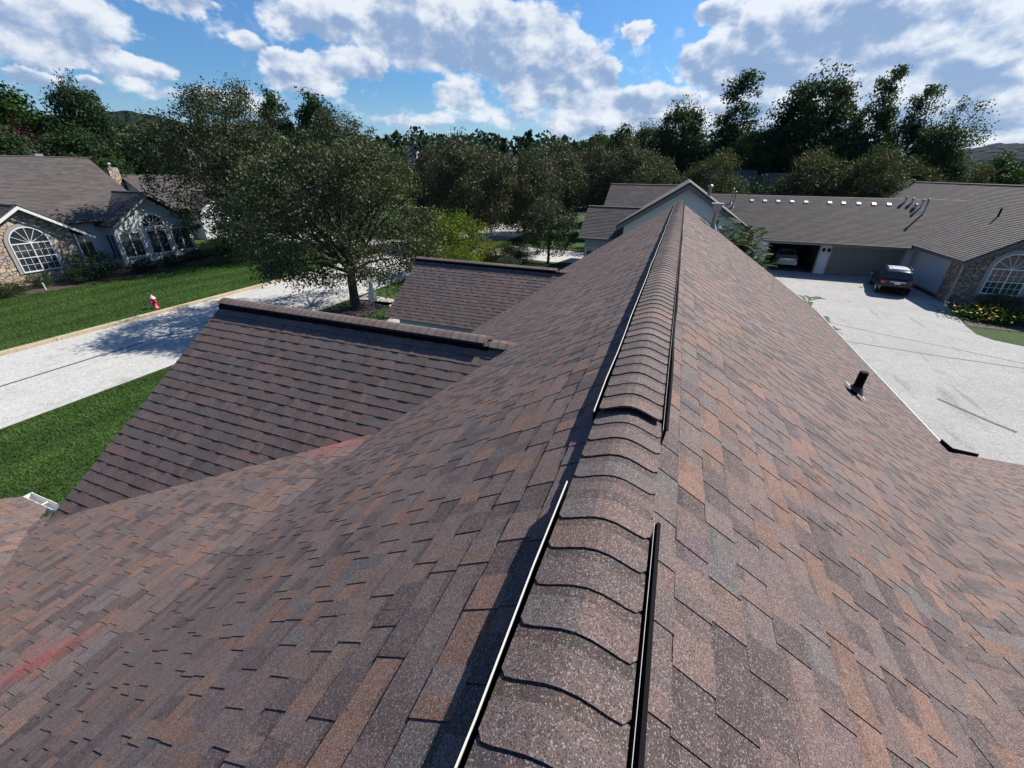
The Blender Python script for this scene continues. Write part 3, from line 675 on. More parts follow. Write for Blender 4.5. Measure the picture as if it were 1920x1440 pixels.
# --- stone-fronted house across the road (left)
sh = thing('stone_house', (-46, 18, 0), 'stone-fronted house across the road with an arched window and a sunroom, at the left edge', 'house')
gable(sh, 'Y', -49.0, 8.1, .68, 6.6, 4.0, 25.3, 101)
gable(sh, 'X', 16.25, 5.12, .66, 3.55, -46.5, -41.2, 103)
gable(sh, 'X', 24.25, 5.62, .70, 3.35, -46.3, -41.0, 105)
mb = MB(); rake_boards(mb, (-41.16,16.25,5.03), (0,1,0), .66, 3.5, .2); mb.build('rake_board', M['trim'], sh)
mb = MB(); rake_boards(mb, (-40.96,24.25,5.53), (0,1,0), .70, 3.3, .2); mb.build('rake_board', M['trim_grey'], sh)
mb = MB(); rake_boards(mb, (-49.0,25.34,8.0), (1,0,0), .68, 6.5, .18); mb.build('rake_board', M['fascia'], sh)
mb = MB(); mb.box((-46,13.0,0),(-41.6,18.6,2.9)); mb.poly([(-41.602,13.0,2.9),(-41.602,18.6,2.9),(-41.602,18.6,3.45),(-41.602,16.25,4.98),(-41.602,13.0,2.9)]); mb.build('stone_wall', M['stone'], sh)
mb = MB(); mb.box((-55,5,0),(-43.2,25.0,3.9)); mb.poly([(-55,25.0,3.9),(-43.2,25.0,3.9),(-49,25.0,7.9)])
lap_wall(mb, (-41.62,21.3,.15), (0,1,0), (1,0,0), 5.9, .15, 5.35, lo=lambda z: max(0,(z-3.1)/.70-.1), hi=lambda z: min(5.9,5.9-(z-3.1)/.70+.1))
lap_wall(mb, (-43.2,21.32,.15), (1,0,0), (0,-1,0), 1.58, .15, 3.2)
mb.box((-46,21.34,0),(-41.64,27.18,3.1)); mb.build('wall', M['siding'], sh)
arch_window(sh, (-41.6,16.2,0), (0,1,0), (1,0,0), 2.1, .85, 2.68)
mb = MB()
for y in (21.25, 22.98, 25.02, 27.05): mb.box((-41.66,y-.07,.1),(-41.57,y+.09,2.85))
mb.box((-41.66,21.2,2.72),(-41.56,27.2,2.92)); mb.box((-41.66,21.2,.62),(-41.56,27.2,.78)); mb.build('corner_post', M['trim_grey'], sh)
for y in (22.2, 24.25, 26.2): pane_window(sh, (-41.6,y,0), (0,1,0), (1,0,0), 1.45, .86, 2.62)
# half-round fan over the sunroom windows
def fan(parent, c, U, N, r, z):
    c = Vector(c); U = Vector(U); N = Vector(N); q = lambda u, zz, n: c+U*u+N*n+Vector((0,0,z+zz)); mb = MB(); seg = 16
    for i in range(seg):
        a0, a1 = math.pi*i/seg, math.pi*(i+1)/seg
        for r0, r1, n1 in ((r,r+.17,.05),(r-.06,r,.065)): mb.poly([q(r0*math.cos(a0),r0*math.sin(a0),n1),q(r1*math.cos(a0),r1*math.sin(a0),n1),q(r1*math.cos(a1),r1*math.sin(a1),n1),q(r0*math.cos(a1),r0*math.sin(a1),n1)])
    for k in range(1, 7):
        a = math.pi*k/7; d = Vector((math.cos(a), math.sin(a))); s = Vector((-d.y, d.x))*.018
        mb.poly([q(-s.x,-s.y,.06),q(d.x*r-s.x,d.y*r-s.y,.06),q(d.x*r+s.x,d.y*r+s.y,.06),q(s.x,s.y,.06)])
    mb.poly([q(-r-.1,-.07,.06),q(r+.1,-.07,.06),q(r+.1,.0,.06),q(-r-.1,.0,.06)])
    o = mb.build('fan_window', M['trim'], parent); mb = MB(); mb.poly([q(r*math.cos(math.pi*i/seg), r*math.sin(math.pi*i/seg), .03) for i in range(seg+1)]); mb.build('pane', M['glass'], o)
fan(sh, (-41.6,24.2,0), (0,1,0), (1,0,0), .88, 3.03)
pane_window(sh, (-42.4,21.3,0), (1,0,0), (0,-1,0), .95, .7, 2.55)
pane_window(sh, (-43.18,19.9,0), (0,1,0), (1,0,0), .9, .6, 2.5)
mb = MB(); mb.tube([(-41.5,18.72,3.0),(-41.52,18.72,2.2),(-41.52,18.72,.1),(-41.2,18.8,.05)], .05, 8); mb.build('downspout', M['trim'], sh)
mb = MB(); mb.tube([(-38.8,14.75,.03),(-38.75,14.72,.5)], .045, 8); mb.build('downspout', M['trim'], sh)
mb = MB(); mb.box((-50.2,22.2,7.9),(-49.7,22.7,8.3)); mb.build('roof_vent', M['metal'], sh)
# --- second house behind it, stone chimney
h2 = thing('shingled_house', (-60, 38, 0), 'house behind the stone house, half hidden by the big tree, with a stone chimney', 'house')
gable(h2, 'Y', -57.8, 6.66, .62, 5.4, 32.0, 46, 111)
gable(h2, 'X', 37.5, 5.0, .62, 3.2, -56, -50.6, 113)
mb = MB(); mb.box((-62.8,32.3,0),(-52.8,45.6,3.5)); mb.poly([(-62.8,32.3,3.5),(-52.8,32.3,3.5),(-57.8,32.3,6.55)]); mb.box((-55,34.9,0),(-51.1,40.1,3.1)); mb.poly([(-51.1,34.9,3.1),(-51.1,40.1,3.1),(-51.1,37.5,4.8)]); mb.build('wall', M['siding'], h2)
mb = MB(); mb.box((-58.2,31.0,0),(-57.3,31.95,7.35)); ch = mb.build('chimney', M['stone'], h2)
mb = MB(); mb.lathe([(.13,0),(.13,.22),(.19,.25),(.19,.4),(.02,.46)], (-57.75,31.45,7.35), 12); mb.build('flue_cap', M['metal'], ch)
# --- siding gabled house beyond the end of our ridge
nb = thing('gabled_house', (0, 36, 0), 'pale siding house with a big gable, just beyond the far end of the roof ridge', 'house')
gable(nb, 'Y', .25, 6.98, .64, 3.75, 27.0, 44.5, 121, capz=False)
gable(nb, 'X', 33.6, 5.2, .66, 2.95, -6.5, -.5, 123)
gable(nb, 'X', 41.0, 6.55, .55, 3.6, -6.1, .2, 125)
mb = MB(); rake_boards(mb, (.25,26.96,6.87), (1,0,0), .64, 3.7, .24, .05); mb.build('rake_board', M['fascia'], nb)
mb = MB(); rake_boards(mb, (.25,27.46,6.72), (1,0,0), .64, 3.6, .03, .45); mb.build('soffit', M['soffit'], nb)
mb = MB(); lap_wall(mb, (-3.05,27.5,0), (1,0,0), (0,-1,0), 6.6, 0, 6.62, lo=lambda z: max(0,(z-4.65)/.64), hi=lambda z: min(6.6,6.6-(z-4.65)/.64))
mb.box((-3.0,27.51,0),(3.5,44,4.5)); mb.build('wall', M['siding'], nb)
mb = MB(); mb.box((-6.1,31.25,0),(-3.02,36.2,3.35)); mb.poly([(-6.1,31.25,3.35),(-6.1,36.2,3.35),(-6.1,33.6,5.0)]); mb.box((-5.7,38,0),(-3.02,44,4.4)); mb.poly([(-5.7,38,4.4),(-5.7,44,4.4),(-5.7,41,6.3)]); mb.build('wall', M['siding_grey'], nb)
for x in (-5.4, -4.1): pane_window(nb, (x,31.25,0), (1,0,0), (0,-1,0), 1.0, .7, 2.5)
mb = MB(); mb.box((-6.5,30.55,3.18),(-3.05,30.68,3.30)); mb.build('gutter', M['fascia'], nb)
mb = MB(); rake_boards(mb, (3.3,29.4,4.75), (1,0,0), .64, 1.3, .14, .05); mb.poly([(2.1,29.45,3.9),(4.5,29.45,3.9),(3.3,29.45,4.65)]); mb.build('porch_gable', M['trim_grey'], nb)
mb = MB(); mb.lathe([(.10,0),(.10,.62),(.15,.64),(.15,.74),(.02,.8)], (1.45,29.6,6.05), 12); mb.build('roof_pipe', M['metal'], nb)
# --- garage house on the right
gh = thing('garage_house', (14, 42, 0), 'house with two wide garage doors and an arched stone gable across the driveway', 'house')
mb = MB(); gq = gable_faces(.60)
far_roof(mb, (0,46.9,5.74), (1,0,0), (0,-1,-.60), (0,-.60,1), 5.35*gq, lambda v: 2.0, lambda v: 22.6-v*.86, 131)
far_roof(mb, (0,46.9,5.74), (1,0,0), (0,1,-.60), (0,.60,1), 5.35*gq, lambda v: 2.0, lambda v: 22.6, 132)
mb.build('gable_roof', M['shingle_far'], gh)
mb = MB(); wq2 = gable_faces(.65)
far_roof(mb, (23.55,0,6.88), (0,1,0), (-1,0,-.65), (-.65,0,1), 6.45*wq2, lambda v: 34.75, lambda v: 64, 133)
far_roof(mb, (23.55,0,6.88), (0,1,0), (1,0,-.65), (.65,0,1), 6.45*wq2, lambda v: 34.75, lambda v: 64, 134)
caps(mb, (23.55,34.75,6.88), (0,1,0), 29, .3, 135, .03, half=.15, pal=PALG); mb.build('gable_roof', M['shingle_far'], gh)
mb = MB(); rake_boards(mb, (23.55,34.72,6.78), (1,0,0), .65, 6.4, .2, .04); mb.box((17.06,34.75,2.52),(17.14,41.4,2.66)); mb.box((2,41.45,2.40),(17.1,41.55,2.54)); mb.build('fascia_board', M['fascia'], gh)
gy = 42.3; DO = [(7.6,11.35),(12.25,17.0)]
mb = MB(); mb.box((4,gy,2.24),(17.9,gy+.18,2.75)); lap_wall(mb, (11.5,gy,0), (1,0,0), (0,-1,0), .62, 0, 2.4); mb.box((11.45,gy,0),(12.15,gy+.18,2.24)); mb.box((4,gy,0),(7.5,gy+.18,2.24)); mb.box((17.1,gy,0),(17.9,gy+.18,2.24))
lap_wall(mb, (17.78,36.7,.12), (0,1,0), (-1,0,0), 5.6, .12, 2.6); mb.box((17.8,36.7,0),(18.0,42.3,2.6)); mb.build('wall', M['siding'], gh)
mb = MB(); mb.box((17.75,36.7,0),(17.79,42.3,.13)); mb.box((17.42,41.7,.0),(17.50,41.8,2.4)); mb.build('base_trim', M['trim_grey'], gh)
mb = MB(); mb.box((17.45,35.2,0),(29.6,35.5,2.72)); mb.box((17.45,35.5,0),(17.9,36.7,2.68)); mb.poly([(17.45,35.198,2.72),(29.6,35.198,2.72),(23.55,35.198,6.65)]); mb.build('stone_wall', M['stone_dim'], gh)
mb = MB(); mb.box((18,35.5,0),(29.4,63.8,2.7)); mb.box((4,44,0),(17.9,52,2.5)) if False else None; mb.build('wall', M['siding_grey'], gh)
arch_window(gh, (19.75,35.2,0), (1,0,0), (0,-1,0), 1.9, .80, 2.33)
for i, (a, b) in enumerate(DO):
    mb = MB()
    for x0, x1, z0, z1 in ((a-.1,a,0,2.34),(b,b+.1,0,2.34),(a,b,2.24,2.34)): mb.box((x0,gy-.03,z0),(x1,gy+.19,z1))
    mb.build('door_frame', M['trim_grey'], gh)
mb = MB(); a, b = DO[1]
for k in range(4):
    z0 = k*.56; mb.box((a,gy+.06,z0+.008),(b,gy+.10,z0+.552))
    for j in range(8): w = (b-a)/8; mb.box((a+j*w+.07,gy+.052,z0+.10),(a+(j+1)*w-.07,gy+.058,z0+.46))
mb.build('garage_door', M['garage_door'], gh)
mb = MB(); a, b = DO[0]                                       # open garage: the room behind the doorway
mb.poly([(a-.5,gy+.2,.01),(b+.4,gy+.2,.01),(b+.4,gy+6.6,.01),(a-.5,gy+6.6,.01)]); mb.poly([(a-.5,gy+6.6,0),(b+.4,gy+6.6,0),(b+.4,gy+6.6,2.5),(a-.5,gy+6.6,2.5)])
mb.poly([(a-.5,gy+.2,0),(a-.5,gy+6.6,0),(a-.5,gy+6.6,2.5),(a-.5,gy+.2,2.5)]); mb.poly([(b+.4,gy+.2,0),(b+.4,gy+6.6,0),(b+.4,gy+6.6,2.5),(b+.4,gy+.2,2.5)]); mb.poly([(a-.5,gy+.2,2.5),(b+.4,gy+.2,2.5),(b+.4,gy+6.6,2.5),(a-.5,gy+6.6,2.5)])
mb.build('garage_interior', M['interior'], gh)
for x in (11.62, 11.99):
    mb = MB(); mb.box((x-.06,gy-.06,1.78),(x+.06,gy-.015,2.02)); mb.box((x-.08,gy-.16,1.80),(x+.08,gy-.06,2.0)); mb.poly([(x-.1,gy-.18,2.0),(x+.1,gy-.18,2.0),(x,gy-.09,2.1)]); mb.poly([(x-.1,gy-.18,2.0),(x,gy-.09,2.1),(x-.1,gy-.03,2.0)]); mb.poly([(x+.1,gy-.18,2.0),(x,gy-.09,2.1),(x+.1,gy-.03,2.0)]); mb.build('wall_lamp', M['black'], gh)
mb = MB(); mb.tube([(17.38,35.12,2.6),(17.38,35.12,.35),(17.30,34.95,.10)], .055, 8); mb.build('downspout', M['trim_grey'], gh)
mb = MB(); mb.tube([(17.31,34.97,.13),(17.20,34.72,.05)], .06, 8); mb.build('downspout', M['trim'], gh)
def rp(x, y): return 5.74-.60*abs(46.9-y)
for i, x in enumerate((5.92, 6.98, 8.03, 9.12, 10.19, 11.96, 12.97, 14.05, 15.12, 16.16)):
    mb = MB(); y = 46.15; z = rp(x, y)
    mb.mesh([(x-.19,y-.18,z-.11),(x+.19,y-.18,z-.11),(x+.19,y+.12,z+.07),(x-.19,y+.12,z+.07),(x-.14,y-.16,z-.01),(x+.14,y-.16,z-.01),(x+.14,y+.08,z+.11),(x-.14,y+.08,z+.11)], [(4,5,6,7),(0,1,5,4),(1,2,6,5),(2,3,7,6),(3,0,4,7)])
    mb.build('roof_vent', M['metal'], gh)
for x, y, h, r in ((17.3,46.5,.35,.07),(17.75,46.4,.3,.07),(18.25,45.9,.55,.06),(17.9,45.9,.2,.09),(18.3,45.2,1.05,.06),(4.4,45.3,1.2,.07),(4.2,45.8,1.1,.06),(3.4,44.4,.4,.05)):
    mb = MB(); z = rp(x, y)-.05; mb.lathe([(.18,-.03),(r,.10),(r,h),(r*1.6,h+.02),(r*1.6,h+.1),(.01,h+.14)], (x,y,z), 12); mb.build('roof_pipe', M['metal'], gh)
mb = MB(); z = 6.88-.65*(23.55-20.6); mb.lathe([(.06,-.05),(.06,.55),(.05,.56)], (20.6,40.6,z), 10); mb.build('roof_pipe', M['black'], gh)
mb = MB(); z = 6.88-.65*.25; mb.lathe([(.12,-.1),(.12,.25),(.2,.3),(.02,.4)], (23.3,62.5,z), 10); mb.build('roof_pipe', M['metal'], gh)
# --- roofs seen over and between the trees
def small_house(x, y, zr, run, l, axis, label, m=.6, seed=0, wall='siding', zb=0, roof='shingle_far'):
    o = thing('shingled_house', (x, y, zb), label, 'house')
    gable(o, axis, x if axis == 'Y' else y, zr, m, run, (y if axis == 'Y' else x)-l/2, (y if axis == 'Y' else x)+l/2, seed, capz=False, rm=roof)
    mb = MB(); ze = zr-m*run
    if axis == 'Y':
        mb.box((x-run+.4,y-l/2+.3,zb-3),(x+run-.4,y+l/2-.3,ze+.2)); [mb.poly([(x-run+.4,yy,ze+.2),(x+run-.4,yy,ze+.2),(x,yy,zr-.12)]) for yy in (y-l/2+.3, y+l/2-.3)]
    else:
        mb.box((x-l/2+.3,y-run+.4,zb-3),(x+l/2-.3,y+run-.4,ze+.2)); [mb.poly([(xx,y-run+.4,ze+.2),(xx,y+run-.4,ze+.2),(xx,y,zr-.12)]) for xx in (x-l/2+.3, x+l/2-.3)]
    mb.build('wall', M[wall], o); return o
small_house(5.0, 72, 7.9, 5.5, 8, 'X', 'house roof showing between the trees just above the big gable', seed=141)
small_house(14.2, 70, 7.6, 5.2, 9, 'X', 'house with a white gable behind the round shrub, left of the brownish trees', seed=143)
small_house(-64, 178, 14.6, 6, 16, 'X', 'pale blue-grey house with white walls far off among the trees in the middle', seed=145, zb=4)
small_house(-48, 172, 14.2, 6, 10, 'Y', 'white-gabled house far off beside the pale blue-grey house', seed=147, zb=4)
small_house(-98, 148, 15.4, 6, 14, 'X', 'grey roof far off between the dark treetops, left of centre', seed=149, zb=3)
small_house(-92, 56, 12.6, 6, 13, 'Y', 'tan roofed house between the rounded tree and the big tree at far left', seed=151, zb=2)
small_house(-104, 50, 13.2, 6, 10, 'Y', 'tan roof glimpsed between the two green trees at far left', seed=153, zb=3)
# ------------------------------------------------------------------ vegetation
def raw_mesh(name, V, nper, cols, mat_):
    """many separate quads/tris quickly: V (n*nper,3)"""
    n = len(V)//nper; me = bpy.data.meshes.new(name)
    me.vertices.add(len(V)); me.vertices.foreach_set('co', np.ascontiguousarray(V, dtype=np.float32).ravel())
    me.loops.add(len(V)); me.loops.foreach_set('vertex_index', np.arange(len(V), dtype=np.int32))
    me.polygons.add(n); me.polygons.foreach_set('loop_start', np.arange(0, len(V), nper, dtype=np.int32))
    a = me.attributes.new('col', 'FLOAT_COLOR', 'FACE'); c = np.ones((n, 4), np.float32); c[:, :3] = cols; a.data.foreach_set('color', c.ravel())
    me.materials.append(mat_); me.update(calc_edges=True); me.validate(); return me
def leaf_quads(rg, P, size, aspect=.55, up=.35, droop=0):
    n = len(P); d = rg.normal(size=(n, 3)); d[:, 2] -= droop; d /= np.linalg.norm(d, axis=1)[:, None]
    nn = rg.normal(size=(n, 3)); nn[:, 2] += up; s = np.cross(d, nn); s /= np.linalg.norm(s, axis=1)[:, None]+1e-9
    sz = (size*rg.uniform(.6, 1.35, n))[:, None]
    return np.stack([P-d*sz*.5, P+s*sz*aspect*.5-d*sz*.05, P+d*sz*.5, P-s*sz*aspect*.5-d*sz*.05], 1).reshape(-1, 3)
def lump(rg, k=7, amp=.2):
    a = rg.normal(size=(k, 3))*2.2; ph = rg.uniform(0, 6.3, k)
    return lambda d: 1+amp*np.mean(np.sin(d@a.T+ph), axis=1)*1.6
PROF = {'round': lambda t: np.sin(np.pi*np.clip(t*.90+.08, 0, 1))**.55, 'pear': lambda t: np.sin(np.pi*np.clip(t**.85*.9+.07, 0, 1))**.7,
        'cone': lambda t: np.clip(1.05-t, .02, 1)**.75*np.clip(t*9+.35, 0, 1), 'column': lambda t: np.sin(np.pi*np.clip(t*.85+.13, 0, 1))**.5, 'wide': lambda t: np.sin(np.pi*np.clip(t*.75+.2, 0, 1))**.5}
def make_tree(name, seed, Ht, R, z0, prof, ncl, nleaf, leaf, clr, cols, lmat, tr=.18, limbs=8, fork=.5, amp=.22, fill=.55, dens_bottom=1, droop=0, aspect=.55, jit=.35, lean=(0,0)):
    rg = np.random.default_rng(seed); rn = random.Random(seed); f = PROF[prof]; lf = lump(rg, 8, amp)
    t = rg.uniform(0, 1, ncl*3); w = f(t)**1.3; keep = rg.uniform(0, w.max(), len(t)) < w; t = t[keep][:ncl]; n = len(t)
    th = rg.uniform(0, 2*np.pi, n); u = rg.uniform(0, 1, n)**(fill*.5)
    d = np.stack([np.cos(th), np.sin(th), (t-.5)*2], 1); rr = f(t)*R*u*lf(d)
    C = np.stack([np.cos(th)*rr, np.sin(th)*rr, z0+(Ht-z0)*np.clip(t*lf(d[:, [1, 2, 0]])**.5, 0, 1.06)], 1)
    C[:, 0] += lean[0]*(C[:, 2]/Ht)**2; C[:, 1] += lean[1]*(C[:, 2]/Ht)**2
    clw = rg.uniform(.4, 1.6, n); clw /= clw.sum(); idx = rg.choice(n, nleaf, p=clw)
    P = C[idx]+np.clip(rg.normal(size=(nleaf, 3)), -1.7, 1.7)*np.array([1, 1, .75])*clr*rg.uniform(.6, 1.3, n)[idx][:, None]
    if droop: P[:, 2] -= np.abs(rg.normal(size=nleaf))*droop*clr
    P[:, 2] = np.maximum(P[:, 2], .25)
    V = leaf_quads(rg, P, leaf, aspect, droop=droop*.6)
    base = np.array(cols); ci = rg.choice(len(cols), n); cc = base[ci[idx]]*rg.uniform(1-jit, 1+jit, (nleaf, 1))*rg.uniform(.85, 1.15, (n, 1))[idx]
    me = raw_mesh(name+'_crown', V, 4, cc, lmat)
    root = bpy.data.objects.new(name, None); COL.objects.link(root); root.empty_display_size = .3
    cr = bpy.data.objects.new('crown', me); COL.objects.link(cr); cr.parent = root
    mb = MB(); fz = max(.6, z0*fork+.4); top = Vector((lean[0]*.6, lean[1]*.6, z0+(Ht-z0)*.72))
    mb.tube([(0,0,-.15),(rn.uniform(-.05,.05),rn.uniform(-.05,.05),fz*.5),(0,0,fz),(top.x*.3+rn.uniform(-.2,.2),top.y*.3,fz+(top.z-fz)*.45),tuple(top)], [tr*1.25,tr,tr*.92,tr*.5,tr*.12], 9, cap=False)
    order = rg.permutation(n)[:limbs*5]; ends = []
    for j, k in enumerate(order[:limbs]):
        e = Vector(C[k]); s = Vector((0,0,fz+(top.z-fz)*.35*rn.random()**1.5)); m1 = s.lerp(e, .4)+Vector((rn.uniform(-.2,.2),rn.uniform(-.2,.2),(e-s).length*.10)); m2 = s.lerp(e, .75)+Vector((0,0,(e-s).length*.07))
        r0 = tr*rn.uniform(.38, .6); mb.tube([s, m1, m2, e], [r0, r0*.65, r0*.38, r0*.12], 6, cap=False); ends.append((m1, m2, e, r0))
    for k in order[limbs:]:
        e = Vector(C[k]); b = min(ends, key=lambda q: min((q[0]-e).length, (q[1]-e).length)); s = b[0] if (b[0]-e).length < (b[1]-e).length else b[1]
        r0 = b[3]*.32; mb.tube([s, s.lerp(e, .5)+Vector((rn.uniform(-.12,.12),rn.uniform(-.12,.12),.1)), e], [r0, r0*.6, r0*.2], 5, cap=False)
    mb.build('trunk', M['bark'], root, local=True)
    return root
PROTO = {}
GROUPS = dict(pear='pear trees along the street', pearb='pear trees behind the far houses', dense='tall background trees', airy='tall background trees', sparse='tall background trees', tall='tall background trees', bright='mid-green background trees', columnar='narrow treetops on the skyline', big='dark trees beyond the large olive tree', hedge='clipped bushes before the stone house', shrub='dark shrubs in the beds', small='dark ornamental plants', locust='yellow-green young plants')
def put(kind, x, y, label, cat='tree', group=None, h=None, w=None, rz=None, name=None, zoff=0):
    src, H0, R0 = PROTO[kind]; used = src.get('label'); o = copy_tree(src) if used else src
    if name: o.name = name
    sz = (h/H0) if h else 1; sx = (w/R0) if w else sz
    o.location = (x, y, min(hgt(x, y), 34)+zoff); o.scale = (sx, sx, sz); o.rotation_euler = (0, 0, rz if rz is not None else (x*12.9+y*7.3) % 6.28)
    for k in ('label', 'category', 'group'):
        if k in o: del o[k]
    return tag(o, label, cat, group or GROUPS.get(kind))
OL = [(.034,.047,.020), (.046,.058,.026), (.027,.038,.016), (.054,.056,.029)]           # dull olive, glossy
OLB = [(.042,.058,.026), (.058,.062,.031), (.036,.052,.025), (.068,.058,.033)]          # browner pears
DG = [(.024,.046,.019), (.033,.057,.023), (.019,.038,.018), (.041,.064,.026)]           # deep green
BG = [(.024,.056,.014), (.033,.070,.017), (.019,.045,.012)]
BLG = [(.018,.032,.020), (.024,.040,.026), (.014,.026,.018)]
OLM = [(.050,.066,.028), (.066,.082,.036), (.040,.053,.023), (.072,.075,.039)]
PROTO['main'] = (make_tree('broadleaf_tree', 7, 8.7, 5.4, 1.9, 'wide', 420, 62000, .14, .38, OLM, M['leaf'], tr=.26, limbs=16, fork=.75, amp=.30, fill=.8), 8.7, 5.4)
PROTO['big'] = (make_tree('broadleaf_tree', 17, 14.5, 5.0, 1.4, 'round', 380, 36000, .19, .46, OL, M['leaf'], tr=.30, limbs=12, amp=.28, fill=.75), 14.5, 5.0)
PROTO['pear'] = (make_tree('pear_tree', 23, 10.5, 4.8, 1.2, 'round', 480, 44000, .19, .46, OLB, M['leaf'], tr=.22, limbs=14, fork=.6, amp=.2, fill=.8), 10.5, 4.8)
PROTO['pearb'] = (make_tree('pear_tree', 29, 9.6, 4.6, .8, 'wide', 440, 40000, .21, .46, OLB, M['leaf_soft'], tr=.2, limbs=12, fork=.6, amp=.24, fill=.85), 9.6, 4.6)
PROTO['dense'] = (make_tree('broadleaf_tree', 37, 18, 5.4, .8, 'round', 400, 40000, .42, .75, DG, M['leaf_soft'], tr=.35, limbs=10, amp=.26, fill=.6), 18, 5.4)
PROTO['airy'] = (make_tree('broadleaf_tree', 43, 18, 4.2, 2.2, 'column', 170, 19000, .36, .64, DG, M['leaf_soft'], tr=.26, limbs=12, fork=.9, amp=.42, fill=.9, lean=(1.4,0)), 18, 4.2)
PROTO['sparse'] = (make_tree('broadleaf_tree', 47, 15.5, 3.4, 7.5, 'wide', 46, 2300, .30, .55, DG, M['leaf_soft'], tr=.2, limbs=14, fork=1.0, amp=.4, fill=.7, lean=(1.8,0)), 15.5, 3.4)
PROTO['tall'] = (make_tree('broadleaf_tree', 53, 20.5, 4.4, 1.5, 'cone', 240, 28000, .38, .68, DG, M['leaf_soft'], tr=.3, limbs=10, amp=.35, fill=.8), 20.5, 4.0)
PROTO['bright'] = (make_tree('broadleaf_tree', 59, 14.5, 4.2, .6, 'round', 340, 32000, .38, .65, BG, M['leaf_soft'], tr=.3, limbs=8, amp=.28, fill=.6), 14.5, 4.2)
PROTO['columnar'] = (make_tree('columnar_tree', 61, 17, 2.9, .6, 'column', 240, 22000, .34, .5, DG, M['leaf_soft'], tr=.25, limbs=6, amp=.15, fill=.6), 17, 2.9)
PROTO['spruce'] = (make_tree('spruce_tree', 67, 16, 2.2, .8, 'cone', 150, 8000, .26, .4, BLG, M['needle'], tr=.2, limbs=6, amp=.12, fill=.8), 16, 2.2)
PROTO['small'] = (make_tree('ornamental_tree', 71, 5.5, 2.4, .9, 'round', 230, 13000, .13, .25, DG+OL, M['leaf'], tr=.11, limbs=9, fork=.9, amp=.2, fill=.7), 5.5, 2.4)
YG = [(.085,.125,.016), (.125,.150,.018), (.055,.095,.015), (.150,.135,.022)]
PROTO['locust'] = (make_tree('locust_tree', 73, 4.6, 2.9, .6, 'wide', 190, 17000, .15, .34, YG, M['leaf_soft'], tr=.08, limbs=10, fork=.9, amp=.35, fill=.9, droop=.5), 4.6, 2.9)
PROTO['purple'] = (make_tree('purple_tree', 79, 8.5, 2.6, .8, 'round', 120, 7000, .26, .5, [(.055,.014,.018),(.075,.018,.024),(.040,.012,.014)], M['leaf_soft'], tr=.18, limbs=6, amp=.2), 8.5, 2.6)
PROTO['shrub'] = (make_tree('shrub', 83, 1.9, 1.25, .05, 'round', 90, 6500, .085, .2, [(.018,.036,.014),(.026,.05,.018),(.014,.028,.013)], M['leaf'], tr=.05, limbs=6, amp=.25, fill=.7), 1.9, 1.25)
PROTO['hedge'] = (make_tree('round_hedge', 89, .95, .75, .02, 'column', 120, 6500, .06, .1, [(.016,.032,.012),(.022,.042,.015)], M['leaf_soft'], tr=.03, limbs=4, amp=.08, fill=.7), .95, .75)
# near and middle trees
put('main', -17.25, 19.4, 'large dull-olive tree standing by the road beside the nearest dormer ridge, its forked trunk visible', rz=.6)
put('big', -35.6, 28.2, 'tall dark tree overhanging the white sunroom of the stone house', h=13.2, w=5.3)
put('big', -41.5, 34.0, 'dark tree rising just behind the left shoulder of the large olive tree', group=None, h=14.6, w=4.6, rz=2)
put('big', -33.5, 39.5, 'dark tree directly behind the crown of the large olive tree', h=12.8, w=4.8, rz=4)
put('columnar', -54.4, 51.6, 'narrow bronze-tinged treetop left of the dark dense treetop on the skyline', h=17.4, w=2.4)
put('columnar', -50.6, 55.2, 'dense dark pointed treetop on the skyline above the large olive tree', h=17.4, w=3.3)
put('pear', -17.4, 50.5, 'brownish pear tree beside the road bend, between the young tree and the dark ornamental tree', h=9.6, w=4.6)
put('pear', -29.4, 52.5, 'dark pear tree across the road behind the yellow-green young tree', h=10.6, w=4.8)
put('pear', -21.9, 45.0, 'dark pear tree right of the large olive tree, above the yellow-green young tree', h=10.6, w=5.3)
put('pear', -15.9, 57.0, 'brownish pear tree behind the small dark ornamental tree', h=10.4, w=5.2)
put('pear', -28.5, 60.0, 'pear tree half hidden behind the dark pear tree, in the middle distance', h=10.6, w=5.0)
put('pear', -6.6, 61.0, 'brownish pear tree behind the two small cross gables of the siding house', h=11.0, w=4.9)
put('pear', -12.8, 72.0, 'brownish pear tree on the skyline left of the tall dark trees', h=11.4, w=5.0)
put('pear', -22.5, 77.0, 'dull pear tree farther up the street below the distant treeline', h=11.2, w=5.0)
put('pear', -34.0, 79.0, 'dull pear tree far up the street, left of the others in its row', h=10.8, w=5.0)
put('pearb', -3.2, 50.5, 'brown-green pear tree right behind the wide cross gable roof', h=8.0, w=3.8)
put('pearb', 2.6, 58.5, 'russet-tinged round tree directly above the peak of the big siding gable', h=9.2, w=4.4)
put('pearb', 14.6, 63.5, 'brownish round tree behind the row of garage roof vents, left one', h=9.6, w=4.6)
put('pearb', 19.6, 64.5, 'brownish round tree behind the row of garage roof vents, right one', h=9.8, w=4.4)
put('pearb', 25.6, 69.0, 'brown-green tree rising behind the peak of the garage house roof', h=8.9, w=4.2)
put('pearb', 31.5, 72.0, 'brown-green tree at the right edge above the garage house roof', h=8.4, w=4.0)
put('bright', 37.5, 78.0, 'small dark-topped tree at the right edge in front of the far hill', h=9.8, w=3.0)
put('shrub', 8.9, 61.0, 'green round shrub between the two distant roofs behind the garage', h=7.6, w=2.6)
put('shrub', -12.6, 35.2, 'dark dense shrub below the small dark ornamental tree', 'shrub', h=1.9, w=1.6)
put('small', -10.4, 37.0, 'small dark ornamental tree at the left corner of the siding house', h=5.5, w=2.5)
